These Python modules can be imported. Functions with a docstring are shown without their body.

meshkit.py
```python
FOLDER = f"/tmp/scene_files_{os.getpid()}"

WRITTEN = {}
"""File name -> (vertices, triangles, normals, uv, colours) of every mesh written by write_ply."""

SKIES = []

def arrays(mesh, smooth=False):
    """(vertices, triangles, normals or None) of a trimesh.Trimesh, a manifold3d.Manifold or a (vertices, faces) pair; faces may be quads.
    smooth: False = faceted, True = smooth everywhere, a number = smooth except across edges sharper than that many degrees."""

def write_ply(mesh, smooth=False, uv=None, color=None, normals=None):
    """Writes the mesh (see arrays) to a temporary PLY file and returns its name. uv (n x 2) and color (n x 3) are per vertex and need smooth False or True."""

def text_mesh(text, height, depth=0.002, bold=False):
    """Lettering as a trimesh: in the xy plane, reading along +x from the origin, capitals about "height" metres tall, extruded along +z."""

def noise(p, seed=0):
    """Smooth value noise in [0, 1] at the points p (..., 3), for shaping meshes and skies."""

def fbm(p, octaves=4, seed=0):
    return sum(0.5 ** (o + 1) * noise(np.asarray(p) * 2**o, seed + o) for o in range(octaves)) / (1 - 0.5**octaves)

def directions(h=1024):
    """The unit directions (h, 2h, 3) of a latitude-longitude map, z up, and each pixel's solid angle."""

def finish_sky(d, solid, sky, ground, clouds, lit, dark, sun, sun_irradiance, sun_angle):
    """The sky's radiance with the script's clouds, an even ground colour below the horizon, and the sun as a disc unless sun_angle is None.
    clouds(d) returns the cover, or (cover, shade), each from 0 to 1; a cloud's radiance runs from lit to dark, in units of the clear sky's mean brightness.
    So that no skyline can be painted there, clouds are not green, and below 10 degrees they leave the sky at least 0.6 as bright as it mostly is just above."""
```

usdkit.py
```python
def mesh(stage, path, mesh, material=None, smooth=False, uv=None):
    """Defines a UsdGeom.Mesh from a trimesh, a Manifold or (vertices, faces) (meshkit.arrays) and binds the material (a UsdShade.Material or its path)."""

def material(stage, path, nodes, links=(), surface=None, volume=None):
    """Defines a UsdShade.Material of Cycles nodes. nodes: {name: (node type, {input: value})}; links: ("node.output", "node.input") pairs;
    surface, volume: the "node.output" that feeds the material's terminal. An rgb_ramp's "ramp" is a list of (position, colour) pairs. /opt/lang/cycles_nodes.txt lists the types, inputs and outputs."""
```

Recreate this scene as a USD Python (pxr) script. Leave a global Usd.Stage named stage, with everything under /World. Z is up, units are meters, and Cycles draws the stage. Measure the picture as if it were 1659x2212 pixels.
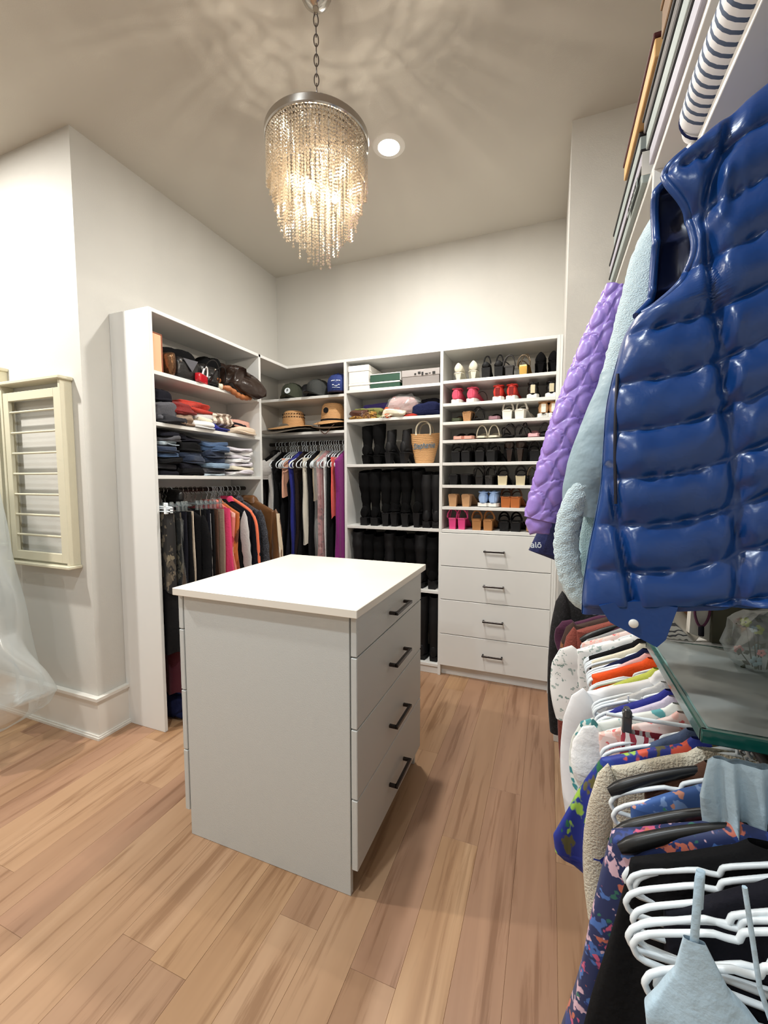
import math, random
import numpy as np, trimesh, usdkit, meshkit
from pxr import Usd, UsdGeom, UsdShade, UsdLux, Gf, Sdf

stage = Usd.Stage.CreateInMemory()
UsdGeom.SetStageUpAxis(stage, 'Z'); UsdGeom.SetStageMetersPerUnit(stage, 1.0)
world = UsdGeom.Xform.Define(stage, '/World'); stage.SetDefaultPrim(world.GetPrim())
UsdGeom.Scope.Define(stage, '/World/Looks')

# ---------------------------------------------------------------- camera, exposure
EXPOSURE = 0.22
CAM = np.array([0.0, 0.0, 1.2773]); PITCH, YAW, FPX = math.radians(-4.237), math.radians(21.369), 914.07
fwd = np.array([-math.sin(YAW) * math.cos(PITCH), math.cos(YAW) * math.cos(PITCH), math.sin(PITCH)])
rgt = np.array([math.cos(YAW), math.sin(YAW), 0.0]); upv = np.cross(rgt, fwd)
cam = UsdGeom.Camera.Define(stage, '/World/camera')
cam.AddTransformOp().Set(Gf.Matrix4d(*rgt, 0, *upv, 0, *(-fwd), 0, *CAM, 1))
cam.CreateHorizontalApertureAttr(24.0); cam.CreateVerticalApertureAttr(24.0 * 2212 / 1659)
cam.CreateFocalLengthAttr(24.0 * FPX / 1659); cam.CreateClippingRangeAttr(Gf.Vec2f(0.02, 100))
cam.CreateExposureAttr(EXPOSURE)
# the lamps of the room: strength of the recessed ceiling lights (their lenses emit) and of the chandelier bulbs
CAN_POWER, LENS_GLOW, BULB_POWER = 900.0, 60.0, 3000.0
CAN_COLOR, COOL_COLOR, BULB_COLOR = (1.0, 0.965, 0.905), (0.86, 0.95, 1.0), (1.0, 0.90, 0.76)   # the lamps in the front half of the room are cooler
CAN_SPREAD = 32.0
CAN_SPOTS = [(-0.761, 2.008, 1.0), (-0.761, 0.20, 0.95), (-2.60, 0.62, 1.8), (-2.60, -1.1, 0.5), (-0.761, -1.3, 0.55)]      # x, y, brightness

# ---------------------------------------------------------------- helpers
def lin(c):
    c = np.asarray(c, float) / 255.0
    return tuple(np.where(c <= 0.04045, c / 12.92, ((c + 0.055) / 1.055) ** 2.4))

MATS = {}
def mk(name, nodes, links, surface='p.BSDF'):
    m = usdkit.material(stage, '/World/Looks/' + name, nodes, links, surface=surface); MATS[name] = m
    return m

def mat(name, col, rough=0.6, bump=0.0, bscale=60.0, noise=0.0, nscale=8.0, col2=None, **kw):
    """plain or softly mottled surface with fine relief"""
    if name in MATS: return MATS[name]
    c = lin(col); n = {'p': ('principled_bsdf', {'base_color': c, 'roughness': rough, **kw})}; l = []
    if bump or noise: n['tc'] = ('texture_coordinate', {})
    if noise:
        c2 = lin(col2) if col2 else tuple(x * 0.6 for x in c)
        n['nz'] = ('noise_texture', {'scale': nscale, 'detail': 4.0}); l.append(('tc.object', 'nz.vector'))
        n['rp'] = ('rgb_ramp', {'ramp': [(0.5 - 0.5 * noise if noise < 1 else 0.42, c), (0.5 + 0.5 * noise if noise < 1 else 0.58, c2)]})
        l += [('nz.fac', 'rp.fac'), ('rp.color', 'p.base_color')]
    if bump:
        n['bn'] = ('noise_texture', {'scale': bscale, 'detail': 3.0}); n['bp'] = ('bump', {'strength': bump, 'distance': 0.01})
        l += [('tc.object', 'bn.vector'), ('bn.fac', 'bp.height'), ('bp.normal', 'p.normal')]
    return mk(name, n, l)

def fabric(name, col, rough=0.85, bump=0.25, bscale=90, sheen=0.15, **kw):
    dark = max(col) < 70
    return mat(name, col, 0.92 if dark else rough, bump, bscale, sheen_weight=0.0 if dark else sheen, specular_ior_level=0.18 if dark else 0.35, **kw)

def print_fab(name, base, cols, scale=18.0, size=0.35, rough=0.8, stretch=(1, 1, 1), soft=0.04):
    """printed cloth: blobs of several colours (flowers, leaves, spots) over a base colour"""
    n = {'tc': ('texture_coordinate', {}), 'mp': ('mapping', {'scale': stretch}),
         'nz': ('noise_texture', {'scale': scale * 1.3, 'detail': 2.0}), 'mx': ('mix_vector', {'fac': (0.06)}),
         'v': ('voronoi_texture', {'scale': scale, 'randomness': 0.9}), 'sep': ('separate_color', {}),
         'pal': ('rgb_ramp', {'ramp': [(i / max(1, len(cols)), lin(c)) for i, c in enumerate(cols)], 'interpolate': False}),
         'd': ('rgb_ramp', {'ramp': [(size - soft, (1, 1, 1)), (size + soft, (0, 0, 0))]}),
         'mix': ('mix_color', {'a': lin(base)}), 'p': ('principled_bsdf', {'roughness': rough, 'sheen_weight': 0.1})}
    l = [('tc.object', 'mp.vector'), ('mp.vector', 'mx.a'), ('mp.vector', 'nz.vector'), ('nz.color', 'mx.b'), ('mx.result', 'v.vector'),
         ('v.color', 'sep.color'), ('sep.r', 'pal.fac'), ('v.distance', 'd.fac'), ('d.color', 'mix.fac'), ('pal.color', 'mix.b'), ('mix.result', 'p.base_color')]
    return mk(name, n, l)

def stripe_fab(name, a, b, scale=20.0, dirn='z', distort=0.0, duty=0.5, rough=0.85, dscale=1.0):
    n = {'tc': ('texture_coordinate', {}), 'w': ('wave_texture', {'scale': scale, 'bands_direction': dirn, 'distortion': distort, 'detail': 1.0, 'detail_scale': dscale}),
         'r': ('rgb_ramp', {'ramp': [(duty - 0.04, lin(a)), (duty + 0.04, lin(b))]}), 'p': ('principled_bsdf', {'roughness': rough})}
    return mk(name, n, [('tc.object', 'w.vector'), ('w.fac', 'r.fac'), ('r.color', 'p.base_color')])

def film(name, tint=(0.9, 0.94, 0.95), fac=0.72, rough=0.12, white=0.5):
    """clear crumpled plastic film: mostly see-through, glossy, a little milky"""
    n = {'t': ('transparent_bsdf', {'color': tint}), 'g': ('glossy_bsdf', {'color': (0.9, 0.93, 0.95), 'roughness': rough}), 'd': ('diffuse_bsdf', {'color': (0.75, 0.8, 0.8)}),
         'm1': ('mix_closure', {'fac': white}), 'm2': ('mix_closure', {'fac': 1 - fac})}
    return mk(name, n, [('g.BSDF', 'm1.closure1'), ('d.BSDF', 'm1.closure2'), ('t.BSDF', 'm2.closure1'), ('m1.closure', 'm2.closure2')], surface='m2.closure')

def emit(name, col, s):
    return mk(name, {'e': ('emission', {'color': col, 'strength': s})}, [], surface='e.emission')

# ---- meshes: (vertices, triangles)
def _tri(f):
    f = np.asarray(f, int)
    return np.vstack([f[:, [0, 1, 2]], f[:, [0, 2, 3]]]) if f.shape[1] == 4 else f

def cat(*ms):
    vs, fs, o = [], [], 0
    for m in ms:
        if m is None: continue
        if hasattr(m, 'vertices'): m = (np.array(m.vertices), np.array(m.faces))
        vs.append(np.asarray(m[0], float)); fs.append(_tri(m[1]) + o); o += len(m[0])
    return np.vstack(vs), np.vstack(fs)

_S = np.array([(sx, sy, sz) for sx in (-1, 1) for sy in (-1, 1) for sz in (-1, 1)], float)
_tv = np.vstack([_S * [1, .9, .9], _S * [.9, 1, .9], _S * [.9, .9, 1]])
_h = trimesh.Trimesh(_tv, trimesh.convex.convex_hull(_tv).faces, process=False)
_hull = trimesh.convex.convex_hull(_tv); _map = [int(np.argmin(((_tv - v) ** 2).sum(1))) for v in _hull.vertices]
_BF = np.array(_map)[_hull.faces]

def box(x0, x1, y0, y1, z0, z1, c=0.0015):
    h = np.array([x1 - x0, y1 - y0, z1 - z0]) / 2.0; ctr = np.array([x0 + x1, y0 + y1, z0 + z1]) / 2.0
    c = min(c, h.min() * 0.45); k = h - c
    v = np.vstack([_S * [h[0], k[1], k[2]], _S * [k[0], h[1], k[2]], _S * [k[0], k[1], h[2]]]) + ctr
    return v, _BF

def loft(rings, closed=True, cap0=False, cap1=False):
    R = np.asarray(rings, float); m, n = R.shape[:2]; v = R.reshape(-1, 3); f = []
    i = np.arange(m - 1)[:, None]; j = np.arange(n if closed else n - 1)[None]
    a = i * n + j; b = i * n + (j + 1) % n
    f = np.stack([a, b, b + n, a + n], -1).reshape(-1, 4); f = _tri(f)
    for on, k in ((cap0, 0), (cap1, m - 1)):
        if on:
            c = len(v); v = np.vstack([v, R[k].mean(0)]); q = k * n + np.arange(n); q2 = k * n + (np.arange(n) + 1) % n
            t = np.stack([q2, q, np.full(n, c)], -1) if k == 0 else np.stack([q, q2, np.full(n, c)], -1)
            f = np.vstack([f, t])
    return v, f

def tube(path, r, n=8, closed=False, caps=True, flat=1.0):
    P = np.asarray(path, float); m = len(P); r = np.broadcast_to(np.asarray(r, float), (m,))
    T = np.roll(P, -1, 0) - np.roll(P, 1, 0)
    if not closed: T[0] = P[1] - P[0]; T[-1] = P[-1] - P[-2]
    T /= np.maximum(np.linalg.norm(T, axis=1, keepdims=True), 1e-12)
    u = np.cross(T[0], [0, 1, 0.0]);
    if np.linalg.norm(u) < 0.1: u = np.cross(T[0], [1, 0, 0.0])
    u /= np.linalg.norm(u); rings = []; a = np.arange(n) / n * 2 * np.pi
    for k in range(m):
        u = u - T[k] * (u @ T[k]); u /= np.linalg.norm(u); w = np.cross(T[k], u)
        rings.append(P[k] + r[k] * (np.cos(a)[:, None] * u + flat * np.sin(a)[:, None] * w))
    if closed: return loft(rings + [rings[0]])
    return loft(rings, cap0=caps, cap1=caps)

def lathe(prof, n=24, center=(0, 0, 0)):
    a = np.arange(n) / n * 2 * np.pi
    return loft([[(center[0] + r * math.cos(t), center[1] + r * math.sin(t), center[2] + z) for t in a] for r, z in prof])

def smoothpath(pts, k=8, closed=False):
    from scipy.interpolate import CubicSpline
    P = np.asarray(pts, float)
    if closed: P = np.vstack([P, P[:1]])
    t = np.r_[0, np.cumsum(np.linalg.norm(np.diff(P, axis=0), axis=1))]
    s = CubicSpline(t, P, bc_type='periodic' if closed else 'natural'); q = s(np.linspace(0, t[-1], (len(P) - 1) * k + 1))
    return q[:-1] if closed else q

def sph(c, r, sub=1, s=(1, 1, 1)):
    m = trimesh.creation.icosphere(subdivisions=sub, radius=1.0)
    return np.array(m.vertices) * r * np.asarray(s) + np.asarray(c), np.array(m.faces)

def move(m, loc=(0, 0, 0), rz=0.0, rx=0.0, ry=0.0, s=1.0):
    v, f = (np.array(m.vertices), np.array(m.faces)) if hasattr(m, 'vertices') else m
    M = trimesh.transformations.euler_matrix(rx, ry, rz)[:3, :3]
    return (np.asarray(v) * s) @ M.T + np.asarray(loc), f

def nz(p, s, seed=0):
    return meshkit.noise(np.asarray(p) * s + 31.7, seed) - 0.5

def superell(w, d, h, e1=0.5, e2=0.5, n=22, m=12, amp=0.0, ns=12, seed=0, layers=0, lamp=0.0, flatbot=True, ridge=0.0, rs=14):
    """rounded lump w x d x h resting on z=0 (folded cloth, bags, hat crowns), with creases"""
    a = np.arange(n) / n * 2 * np.pi; b = np.linspace(-np.pi / 2, np.pi / 2, m)
    sg = lambda x, e: np.sign(x) * np.abs(x) ** e
    rings = []
    for t in b:
        x = w / 2 * sg(np.cos(t), e1) * sg(np.cos(a), e2); y = d / 2 * sg(np.cos(t), e1) * sg(np.sin(a), e2); z = np.full(n, h / 2 * (1 + sg(np.sin(t), e1)))
        rings.append(np.stack([x, y, z], -1))
    R = np.array(rings)
    if layers:
        g = 1 - lamp * np.abs(np.sin(R[..., 2] / h * np.pi * layers + 3 * nz(R, 5, seed)))[..., None] ** 6
        R[..., :2] *= g
    if amp:
        d1 = np.stack([nz(R, ns, seed), nz(R, ns, seed + 7), nz(R, ns, seed + 13)], -1); R = R + amp * d1 * [1, 1, 1]
    if ridge:                                  # sharp creases along the zero lines of a noise
        e_ = np.exp(-(nz(R * [1, 1, .6], rs, seed + 31) / .07) ** 2) + .6 * np.exp(-(nz(R * [.6, 1, 1], rs * 1.6, seed + 37) / .06) ** 2); c_ = R - [0, 0, h * .4]
        R = R - ridge * e_[..., None] * c_ / np.maximum(np.linalg.norm(c_, axis=-1, keepdims=True), 1e-6)
    if flatbot: R[..., 2] = np.maximum(R[..., 2], 0)
    return loft(R)

# ---- prims
_names = {}
def uniq(parent, name):
    k = (str(parent), name); i = _names.get(k, -1) + 1; _names[k] = i
    return f'{parent}/{name}' if i == 0 else f'{parent}/{name}_{i:03d}'

def obj(name, mesh, m, parent='/World', smooth=35, label=None):
    p = uniq(parent, name); m = MATS[m] if isinstance(m, str) else m
    if not hasattr(mesh, 'vertices'): mesh = (mesh[0], mesh[1])
    usdkit.mesh(stage, p, mesh, m, smooth=smooth)
    if label: stage.GetPrimAtPath(p).SetCustomDataByKey('label', label)
    return p

ALL = []
def tag(p, label, category=None, group=None, kind=None):
    pr = stage.GetPrimAtPath(p)
    for k, v in (('label', label), ('category', category), ('group', group), ('kind', kind)):
        if v: pr.SetCustomDataByKey(k, v)
    ALL.append((p, label, group))
    return p

def xf(p, loc, rz=0.0, rx=0.0, ry=0.0, s=(1, 1, 1)):
    x = UsdGeom.Xformable(stage.GetPrimAtPath(p)); x.ClearXformOpOrder()
    x.AddTranslateOp().Set(Gf.Vec3d(*map(float, loc))); x.AddRotateXYZOp().Set(Gf.Vec3f(*(float(math.degrees(t)) for t in (rx, ry, rz)))); x.AddScaleOp().Set(Gf.Vec3f(*map(float, s)))

def thing(name, label, category, loc=(0, 0, 0), rz=0.0, group=None, rx=0.0, ry=0.0, s=(1, 1, 1)):
    p = uniq('/World', name); UsdGeom.Xform.Define(stage, p); xf(p, loc, rz, rx, ry, s); tag(p, label, category, group)
    return p

def dup(src, label, loc, rz=0.0, group=None, rx=0.0, ry=0.0, s=(1, 1, 1)):
    base = src.rsplit('/', 1)[1]; base = base[:-4] if base[-4:-3] == '_' and base[-3:].isdigit() else base
    was = stage.GetPrimAtPath(src).GetCustomData()
    p = uniq('/World', base); pr = UsdGeom.Xform.Define(stage, p).GetPrim(); pr.GetReferences().AddInternalReference(src); pr.SetInstanceable(True)
    xf(p, loc, rz, rx, ry, s); tag(p, label, was['category'], group or was.get('group'))
    return p

def struct(name, mesh, m, parent='/World', smooth=35, label=None):
    p = obj(name, mesh, m, parent, smooth); 
    if parent == '/World': tag(p, label or name.replace('_', ' '), None, None, 'structure')
    return p

def struct_group(name, label=None):
    p = uniq('/World', name); UsdGeom.Xform.Define(stage, p); tag(p, label or name.replace('_', ' '), None, None, 'structure')
    return p

ORD = ['first', 'second', 'third', 'fourth', 'fifth', 'sixth', 'seventh', 'eighth', 'ninth', 'tenth', 'eleventh', 'twelfth', 'thirteenth', 'fourteenth', 'fifteenth', 'sixteenth',
       'seventeenth', 'eighteenth', 'nineteenth', 'twentieth', 'twenty-first', 'twenty-second', 'twenty-third', 'twenty-fourth', 'twenty-fifth', 'twenty-sixth', 'twenty-seventh',
       'twenty-eighth', 'twenty-ninth', 'thirtieth', 'thirty-first', 'thirty-second', 'thirty-third', 'thirty-fourth', 'thirty-fifth', 'thirty-sixth']
PI = math.pi
# ---------------------------------------------------------------- the room
XL, YC, YB, XN, YN, XR, ZC = -2.056, 1.368, 2.918, 0.050, 2.171, 0.56, 2.872
XFAR, YREAR = -4.2, -2.2
mat('wall_paint', (204, 202, 196), 0.62, bump=0.06, bscale=220)
mat('ceiling_paint', (192, 187, 177), 0.75, bump=0.05, bscale=200)
mat('trim_white', (220, 217, 210), 0.32)
mat('melamine', (224, 224, 221), 0.38, bump=0.03, bscale=500)
mat('melamine_edge', (246, 245, 240), 0.35)

def wood(name, a, b, c, seed):
    n = {'g': ('geometry', {}), 'oi': ('object_info', {}), 'cx': ('combine_xyz', {}), 'ad': ('mix_vector', {'fac': 0.5, 'use_clamp': False}),
         'mp': ('mapping', {'scale': (60.0, 3.2, 1.0), 'location': (seed, seed * 2, 0)}), 'mp2': ('mapping', {'scale': (14.0, 1.1, 1.0), 'location': (seed * 3, seed, 0)}),
         'mul': ('math', {'math_type': 'multiply', 'value2': 40.0}),
         'n1': ('noise_texture', {'scale': 1.0, 'detail': 5.0, 'roughness': 0.6, 'distortion': 0.4}), 'n2': ('noise_texture', {'scale': 1.0, 'detail': 3.0, 'distortion': 1.6}),
         'r1': ('rgb_ramp', {'ramp': [(0.22, lin(a)), (0.5, lin(b)), (0.80, lin(c))]}), 'r2': ('rgb_ramp', {'ramp': [(0.36, (0.60, 0.52, 0.45)), (0.47, (0.97, 0.96, 0.95)), (0.75, (1.03, 1.03, 1.02))]}),
         'mx': ('mix_color', {'blend_type': 'multiply', 'fac': 0.75}), 'p': ('principled_bsdf', {'roughness': 0.42, 'specular_ior_level': 0.4}), 'b': ('bump', {'strength': 0.08, 'distance': 0.003})}
    l = [('oi.random', 'mul.value1'), ('mul.value', 'cx.x'), ('mul.value', 'cx.y'), ('mul.value', 'cx.z'), ('g.position', 'ad.a'), ('cx.vector', 'ad.b'), ('ad.result', 'mp.vector'), ('ad.result', 'mp2.vector'),
         ('mp.vector', 'n1.vector'), ('mp2.vector', 'n2.vector'), ('n2.fac', 'r1.fac'), ('n1.fac', 'r2.fac'), ('r1.color', 'mx.a'), ('r2.color', 'mx.b'), ('mx.result', 'p.base_color'), ('n1.fac', 'b.height'), ('b.normal', 'p.normal')]
    return mk(name, n, l)
wood('oak_light', (163, 128, 97), (175, 140, 109), (186, 152, 121), 1.3)
wood('oak_mid', (153, 118, 90), (163, 128, 100), (173, 139, 110), 4.1)
wood('oak_rose', (149, 113, 88), (161, 125, 100), (173, 136, 109), 7.7)
wood('oak_streak', (147, 111, 80), (173, 137, 103), (204, 170, 134), 9.2)

fl = struct_group('floor', 'oak plank floor')
obj('subfloor', box(XFAR, XR, YREAR, YB, -0.06, -0.0135, 0), 'oak_mid', fl, False)
rng = random.Random(5)
pw = 0.127; x = -3.63
k = 0
while x < XR - 0.01:
    y = -0.75 - rng.random() * 0.6
    while y < YB:
        L = rng.choice([0.6, 0.8, 1.0, 1.25, 1.5, 1.8]) * rng.uniform(0.9, 1.1); y1 = min(y + L, YB)
        obj('plank', box(x + 0.0002, min(x + pw, XR) - 0.0002, y + 0.0002, y1 - 0.0002, -0.013, rng.uniform(-0.0003, 0.0), 0.0005), rng.choice(['oak_light', 'oak_light', 'oak_mid', 'oak_mid', 'oak_rose', 'oak_streak']), fl, False); k += 1
        y = y1
    x += pw
struct('ceiling', box(XFAR, XR, YREAR, YB, ZC, ZC + 0.08, 0), 'ceiling_paint', smooth=False)
struct('wall_left', box(XL - 0.1, XL, YC, YB, 0, ZC, 0), 'wall_paint', smooth=False)
struct('wall_back', box(XL - 0.1, XN, YB, YB + 0.1, 0, ZC, 0), 'wall_paint', smooth=False)
struct('wall_rack', box(XFAR, XL - 0.1, YC, YC + 0.1, 0, ZC, 0), 'wall_paint', smooth=False)
struct('wall_nook', box(XN, XR, YN, YB + 0.1, 0, ZC, 0), 'wall_paint', smooth=False)
struct('wall_right', box(XR, XR + 0.1, YREAR, YN, 0, ZC, 0), 'wall_paint', smooth=False)
struct('wall_rear', box(XFAR, XR, YREAR - 0.1, YREAR, 0, ZC, 0), 'wall_paint', smooth=False)
struct('wall_far', box(XFAR - 0.1, XFAR, YREAR, YC, 0, ZC, 0), 'wall_paint', smooth=False)
# tall skirting round the corner below the drying racks: board, cap moulding, shoe moulding, mitred
def skirting(off0, z0, z1, off1):
    """profile between the wall face and `off` in front of it, along the rack wall and round the corner to the cabinet"""
    o = off1; e = 1.52
    prof = [(0, z0), (o, z0), (o, z1), (0, z1)]
    rings = []
    for (px, py, dx, dy) in ((XFAR, YC, 0, -1), (XL, YC, 1, -1), (XL, e, 1, 0)):
        rings.append([(px + dx * a, py + dy * a, z) for a, z in prof])
    return loft(rings, cap0=True, cap1=True)
bb = struct_group('baseboard_left', 'tall white baseboard')
obj('board', skirting(0, 0.0, 0.185, 0.014), 'trim_white', bb, False)
obj('cap_moulding', cat(skirting(0, 0.185, 0.197, 0.020), skirting(0, 0.197, 0.212, 0.026)), 'trim_white', bb, False)
obj('shoe_moulding', cat(skirting(0, 0.0, 0.012, 0.026), skirting(0, 0.012, 0.020, 0.021)), 'trim_white', bb, False)
b2 = struct_group('baseboard_nook', 'white baseboard on the nook wall')
obj('board', box(XN, XR, YN - 0.014, YN, 0, 0.14, 0.002), 'trim_white', b2, False)

# ---- recessed ceiling lights
emit('can_lens', CAN_COLOR, LENS_GLOW)
def can_light(i, x, y, gain, label):
    t = thing('recessed_light', label, 'ceiling light', (x, y, ZC))
    obj('trim_ring', lathe([(0.050, -0.002), (0.052, -0.007), (0.072, -0.006), (0.078, -0.0005)], 36), 'trim_white', t, 40)
    a = np.arange(28) / 28 * 2 * PI
    obj('lens', loft([np.stack([0.051 * np.cos(a), 0.051 * np.sin(a), np.full(28, -0.003)], -1)[::-1]] * 2, cap1=True), 'can_lens', t, False, label='glowing round lens')
    L = UsdLux.DiskLight.Define(stage, t + '/lamp'); L.CreateRadiusAttr(0.05); L.CreateIntensityAttr(CAN_POWER * gain); L.CreateColorAttr(Gf.Vec3f(*(COOL_COLOR if i in (1, 4) else CAN_COLOR))); L.CreateNormalizeAttr(False)
    sh = UsdLux.ShapingAPI.Apply(L.GetPrim()); sh.CreateShapingConeAngleAttr(CAN_SPREAD)
    L.AddTranslateOp().Set(Gf.Vec3d(0, 0, -0.0085))
for i, (x, y, gain) in enumerate(CAN_SPOTS):
    can_light(i, x, y, gain, ['glowing round recessed light in the ceiling beside the chandelier', 'recessed ceiling light in front of the island', 'recessed ceiling light above the drying racks',
                        'recessed ceiling light at the far rear of the room', 'recessed ceiling light near the rear wall'][i])

# ---- chandelier
AX, AY, RZ, RR = -0.745, 1.300, 2.390, 0.167
mat('chrome', (190, 185, 178), 0.18, metallic=1.0)
mat('nickel_dark', (110, 104, 100), 0.3, metallic=1.0)
emit('bulb_glow', BULB_COLOR, BULB_POWER)
mk('crystal', {'t': ('transparent_bsdf', {'color': (0.97, 0.94, 0.90)}), 'g': ('glossy_bsdf', {'color': (0.80, 0.75, 0.66), 'roughness': 0.10}), 'd': ('translucent_bsdf', {'color': (0.20, 0.165, 0.125)}),
   'm1': ('mix_closure', {'fac': 0.30}), 'm2': ('mix_closure', {'fac': 0.70})},
   [('g.BSDF', 'm1.closure1'), ('d.BSDF', 'm1.closure2'), ('t.BSDF', 'm2.closure1'), ('m1.closure', 'm2.closure2')], surface='m2.closure')
ch = thing('chandelier', 'silver chandelier of hanging crystal bead strands on a chain above the island', 'chandelier', (AX, AY, 0))
obj('canopy', lathe([(0.056, ZC), (0.056, ZC - 0.012), (0.052, ZC - 0.030), (0.042, ZC - 0.050), (0.026, ZC - 0.066), (0.010, ZC - 0.074), (0.008, ZC - 0.092), (0.0001, ZC - 0.094)], 36), 'chrome', ch)
def link(z, turn, hl=0.019, hw=0.0075):
    a = np.linspace(0, 2 * PI, 20, endpoint=False)
    p = np.stack([hw * np.cos(a), np.zeros(20), np.clip(np.sin(a), -1, 1) * hl], -1)
    return move(tube(p, 0.0019, 6, closed=True), (0, 0, z), rz=turn)
zt, zb = ZC - 0.096, RZ + 0.035
nl = int((zt - zb) / 0.031) + 1
for i in range(nl):
    obj('chain_link', link(zt - 0.014 - i * (zt - zb - 0.02) / (nl - 1), PI / 2 * (i % 2) + 0.5), 'nickel_dark', ch, 60)
obj('ring', cat(lathe([(RR - 0.004, RZ - 0.014), (RR, RZ - 0.014), (RR + 0.003, RZ - 0.010), (RR + 0.003, RZ + 0.010), (RR, RZ + 0.014), (RR - 0.004, RZ + 0.014), (RR - 0.004, RZ - 0.014)], 64)), 'chrome', ch)
for q in range(2):
    obj('cross_bar', move(box(-RR, RR, -0.004, 0.004, RZ - 0.004, RZ + 0.004, 0.001), rz=0.4 + q * PI / 2), 'nickel_dark', ch, False)
RL = RZ - 0.225
for rr, zz in ((0.148, RZ - .004), (0.130, RZ - .004), (0.112, RZ - .004), (0.072, RZ - .004), (0.038, RZ - .004)):
    obj('inner_ring', move(tube([(rr * math.cos(t), rr * math.sin(t), 0) for t in np.linspace(0, 2 * PI, 48, endpoint=False)], 0.003 if rr > .08 else 0.002, 6, closed=True), (0, 0, zz)), 'nickel_dark', ch)

obj('hub', cat(lathe([(0.001, zb + 0.006), (0.006, zb), (0.006, RZ + 0.01), (0.020, RZ + 0.006), (0.020, RZ - 0.012), (0.001, RZ - 0.014)], 20)), 'chrome', ch)
for q in range(3):
    t = 0.5 + q * PI * 2 / 3; bx, by = 0.055 * math.cos(t), 0.055 * math.sin(t)
    bz = RZ - 0.175 - 0.02 * (q % 2)
    sk = obj('lamp_holder', cat(tube([(0.01 * math.cos(t), 0.01 * math.sin(t), RZ - 0.01), (bx, by, RZ - 0.03), (bx, by, bz + 0.03)], 0.004, 6), lathe([(0.003, 0.055), (0.010, 0.05), (0.010, 0.018), (0.003, 0.016)], 12, (bx, by, bz))), 'chrome', ch)
    obj('bulb', sph((bx, by, bz), 0.009, 2, (1, 1, 1.25)), 'bulb_glow', ch, True, label='glowing bulb')
# crystal strands: concentric rings, longer towards the middle
_b = trimesh.creation.icosahedron(); _bv, _bf = np.array(_b.vertices), np.array(_b.faces)
rng = random.Random(11)
for rr, n, z0, z1 in ((0.163, 108, 2.225, 2.255), (0.148, 72, 2.175, 2.21), (0.130, 54, 2.115, 2.16), (0.112, 36, 2.065, 2.12), (0.072, 20, 2.03, 2.08), (0.038, 10, 1.985, 2.04)):
    for q in range(n):
        t = (q + rng.uniform(-0.15, 0.15)) / n * 2 * PI; zend = rng.uniform(z0, z1); zs = np.arange(RZ - 0.008, zend, -0.0104)
        big = np.full(len(zs), 0.0041); big[1::2] = 0.0033; big[-1] = 0.0050
        P = np.stack([np.full(len(zs), rr * math.cos(t)), np.full(len(zs), rr * math.sin(t)), zs], -1)
        v = (P[:, None] + _bv[None] * big[:, None, None]).reshape(-1, 3); f = (np.arange(len(zs))[:, None, None] * 12 + _bf[None]).reshape(-1, 3)
        obj('crystal_strand', (v, f), 'crystal', ch, False)

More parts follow.
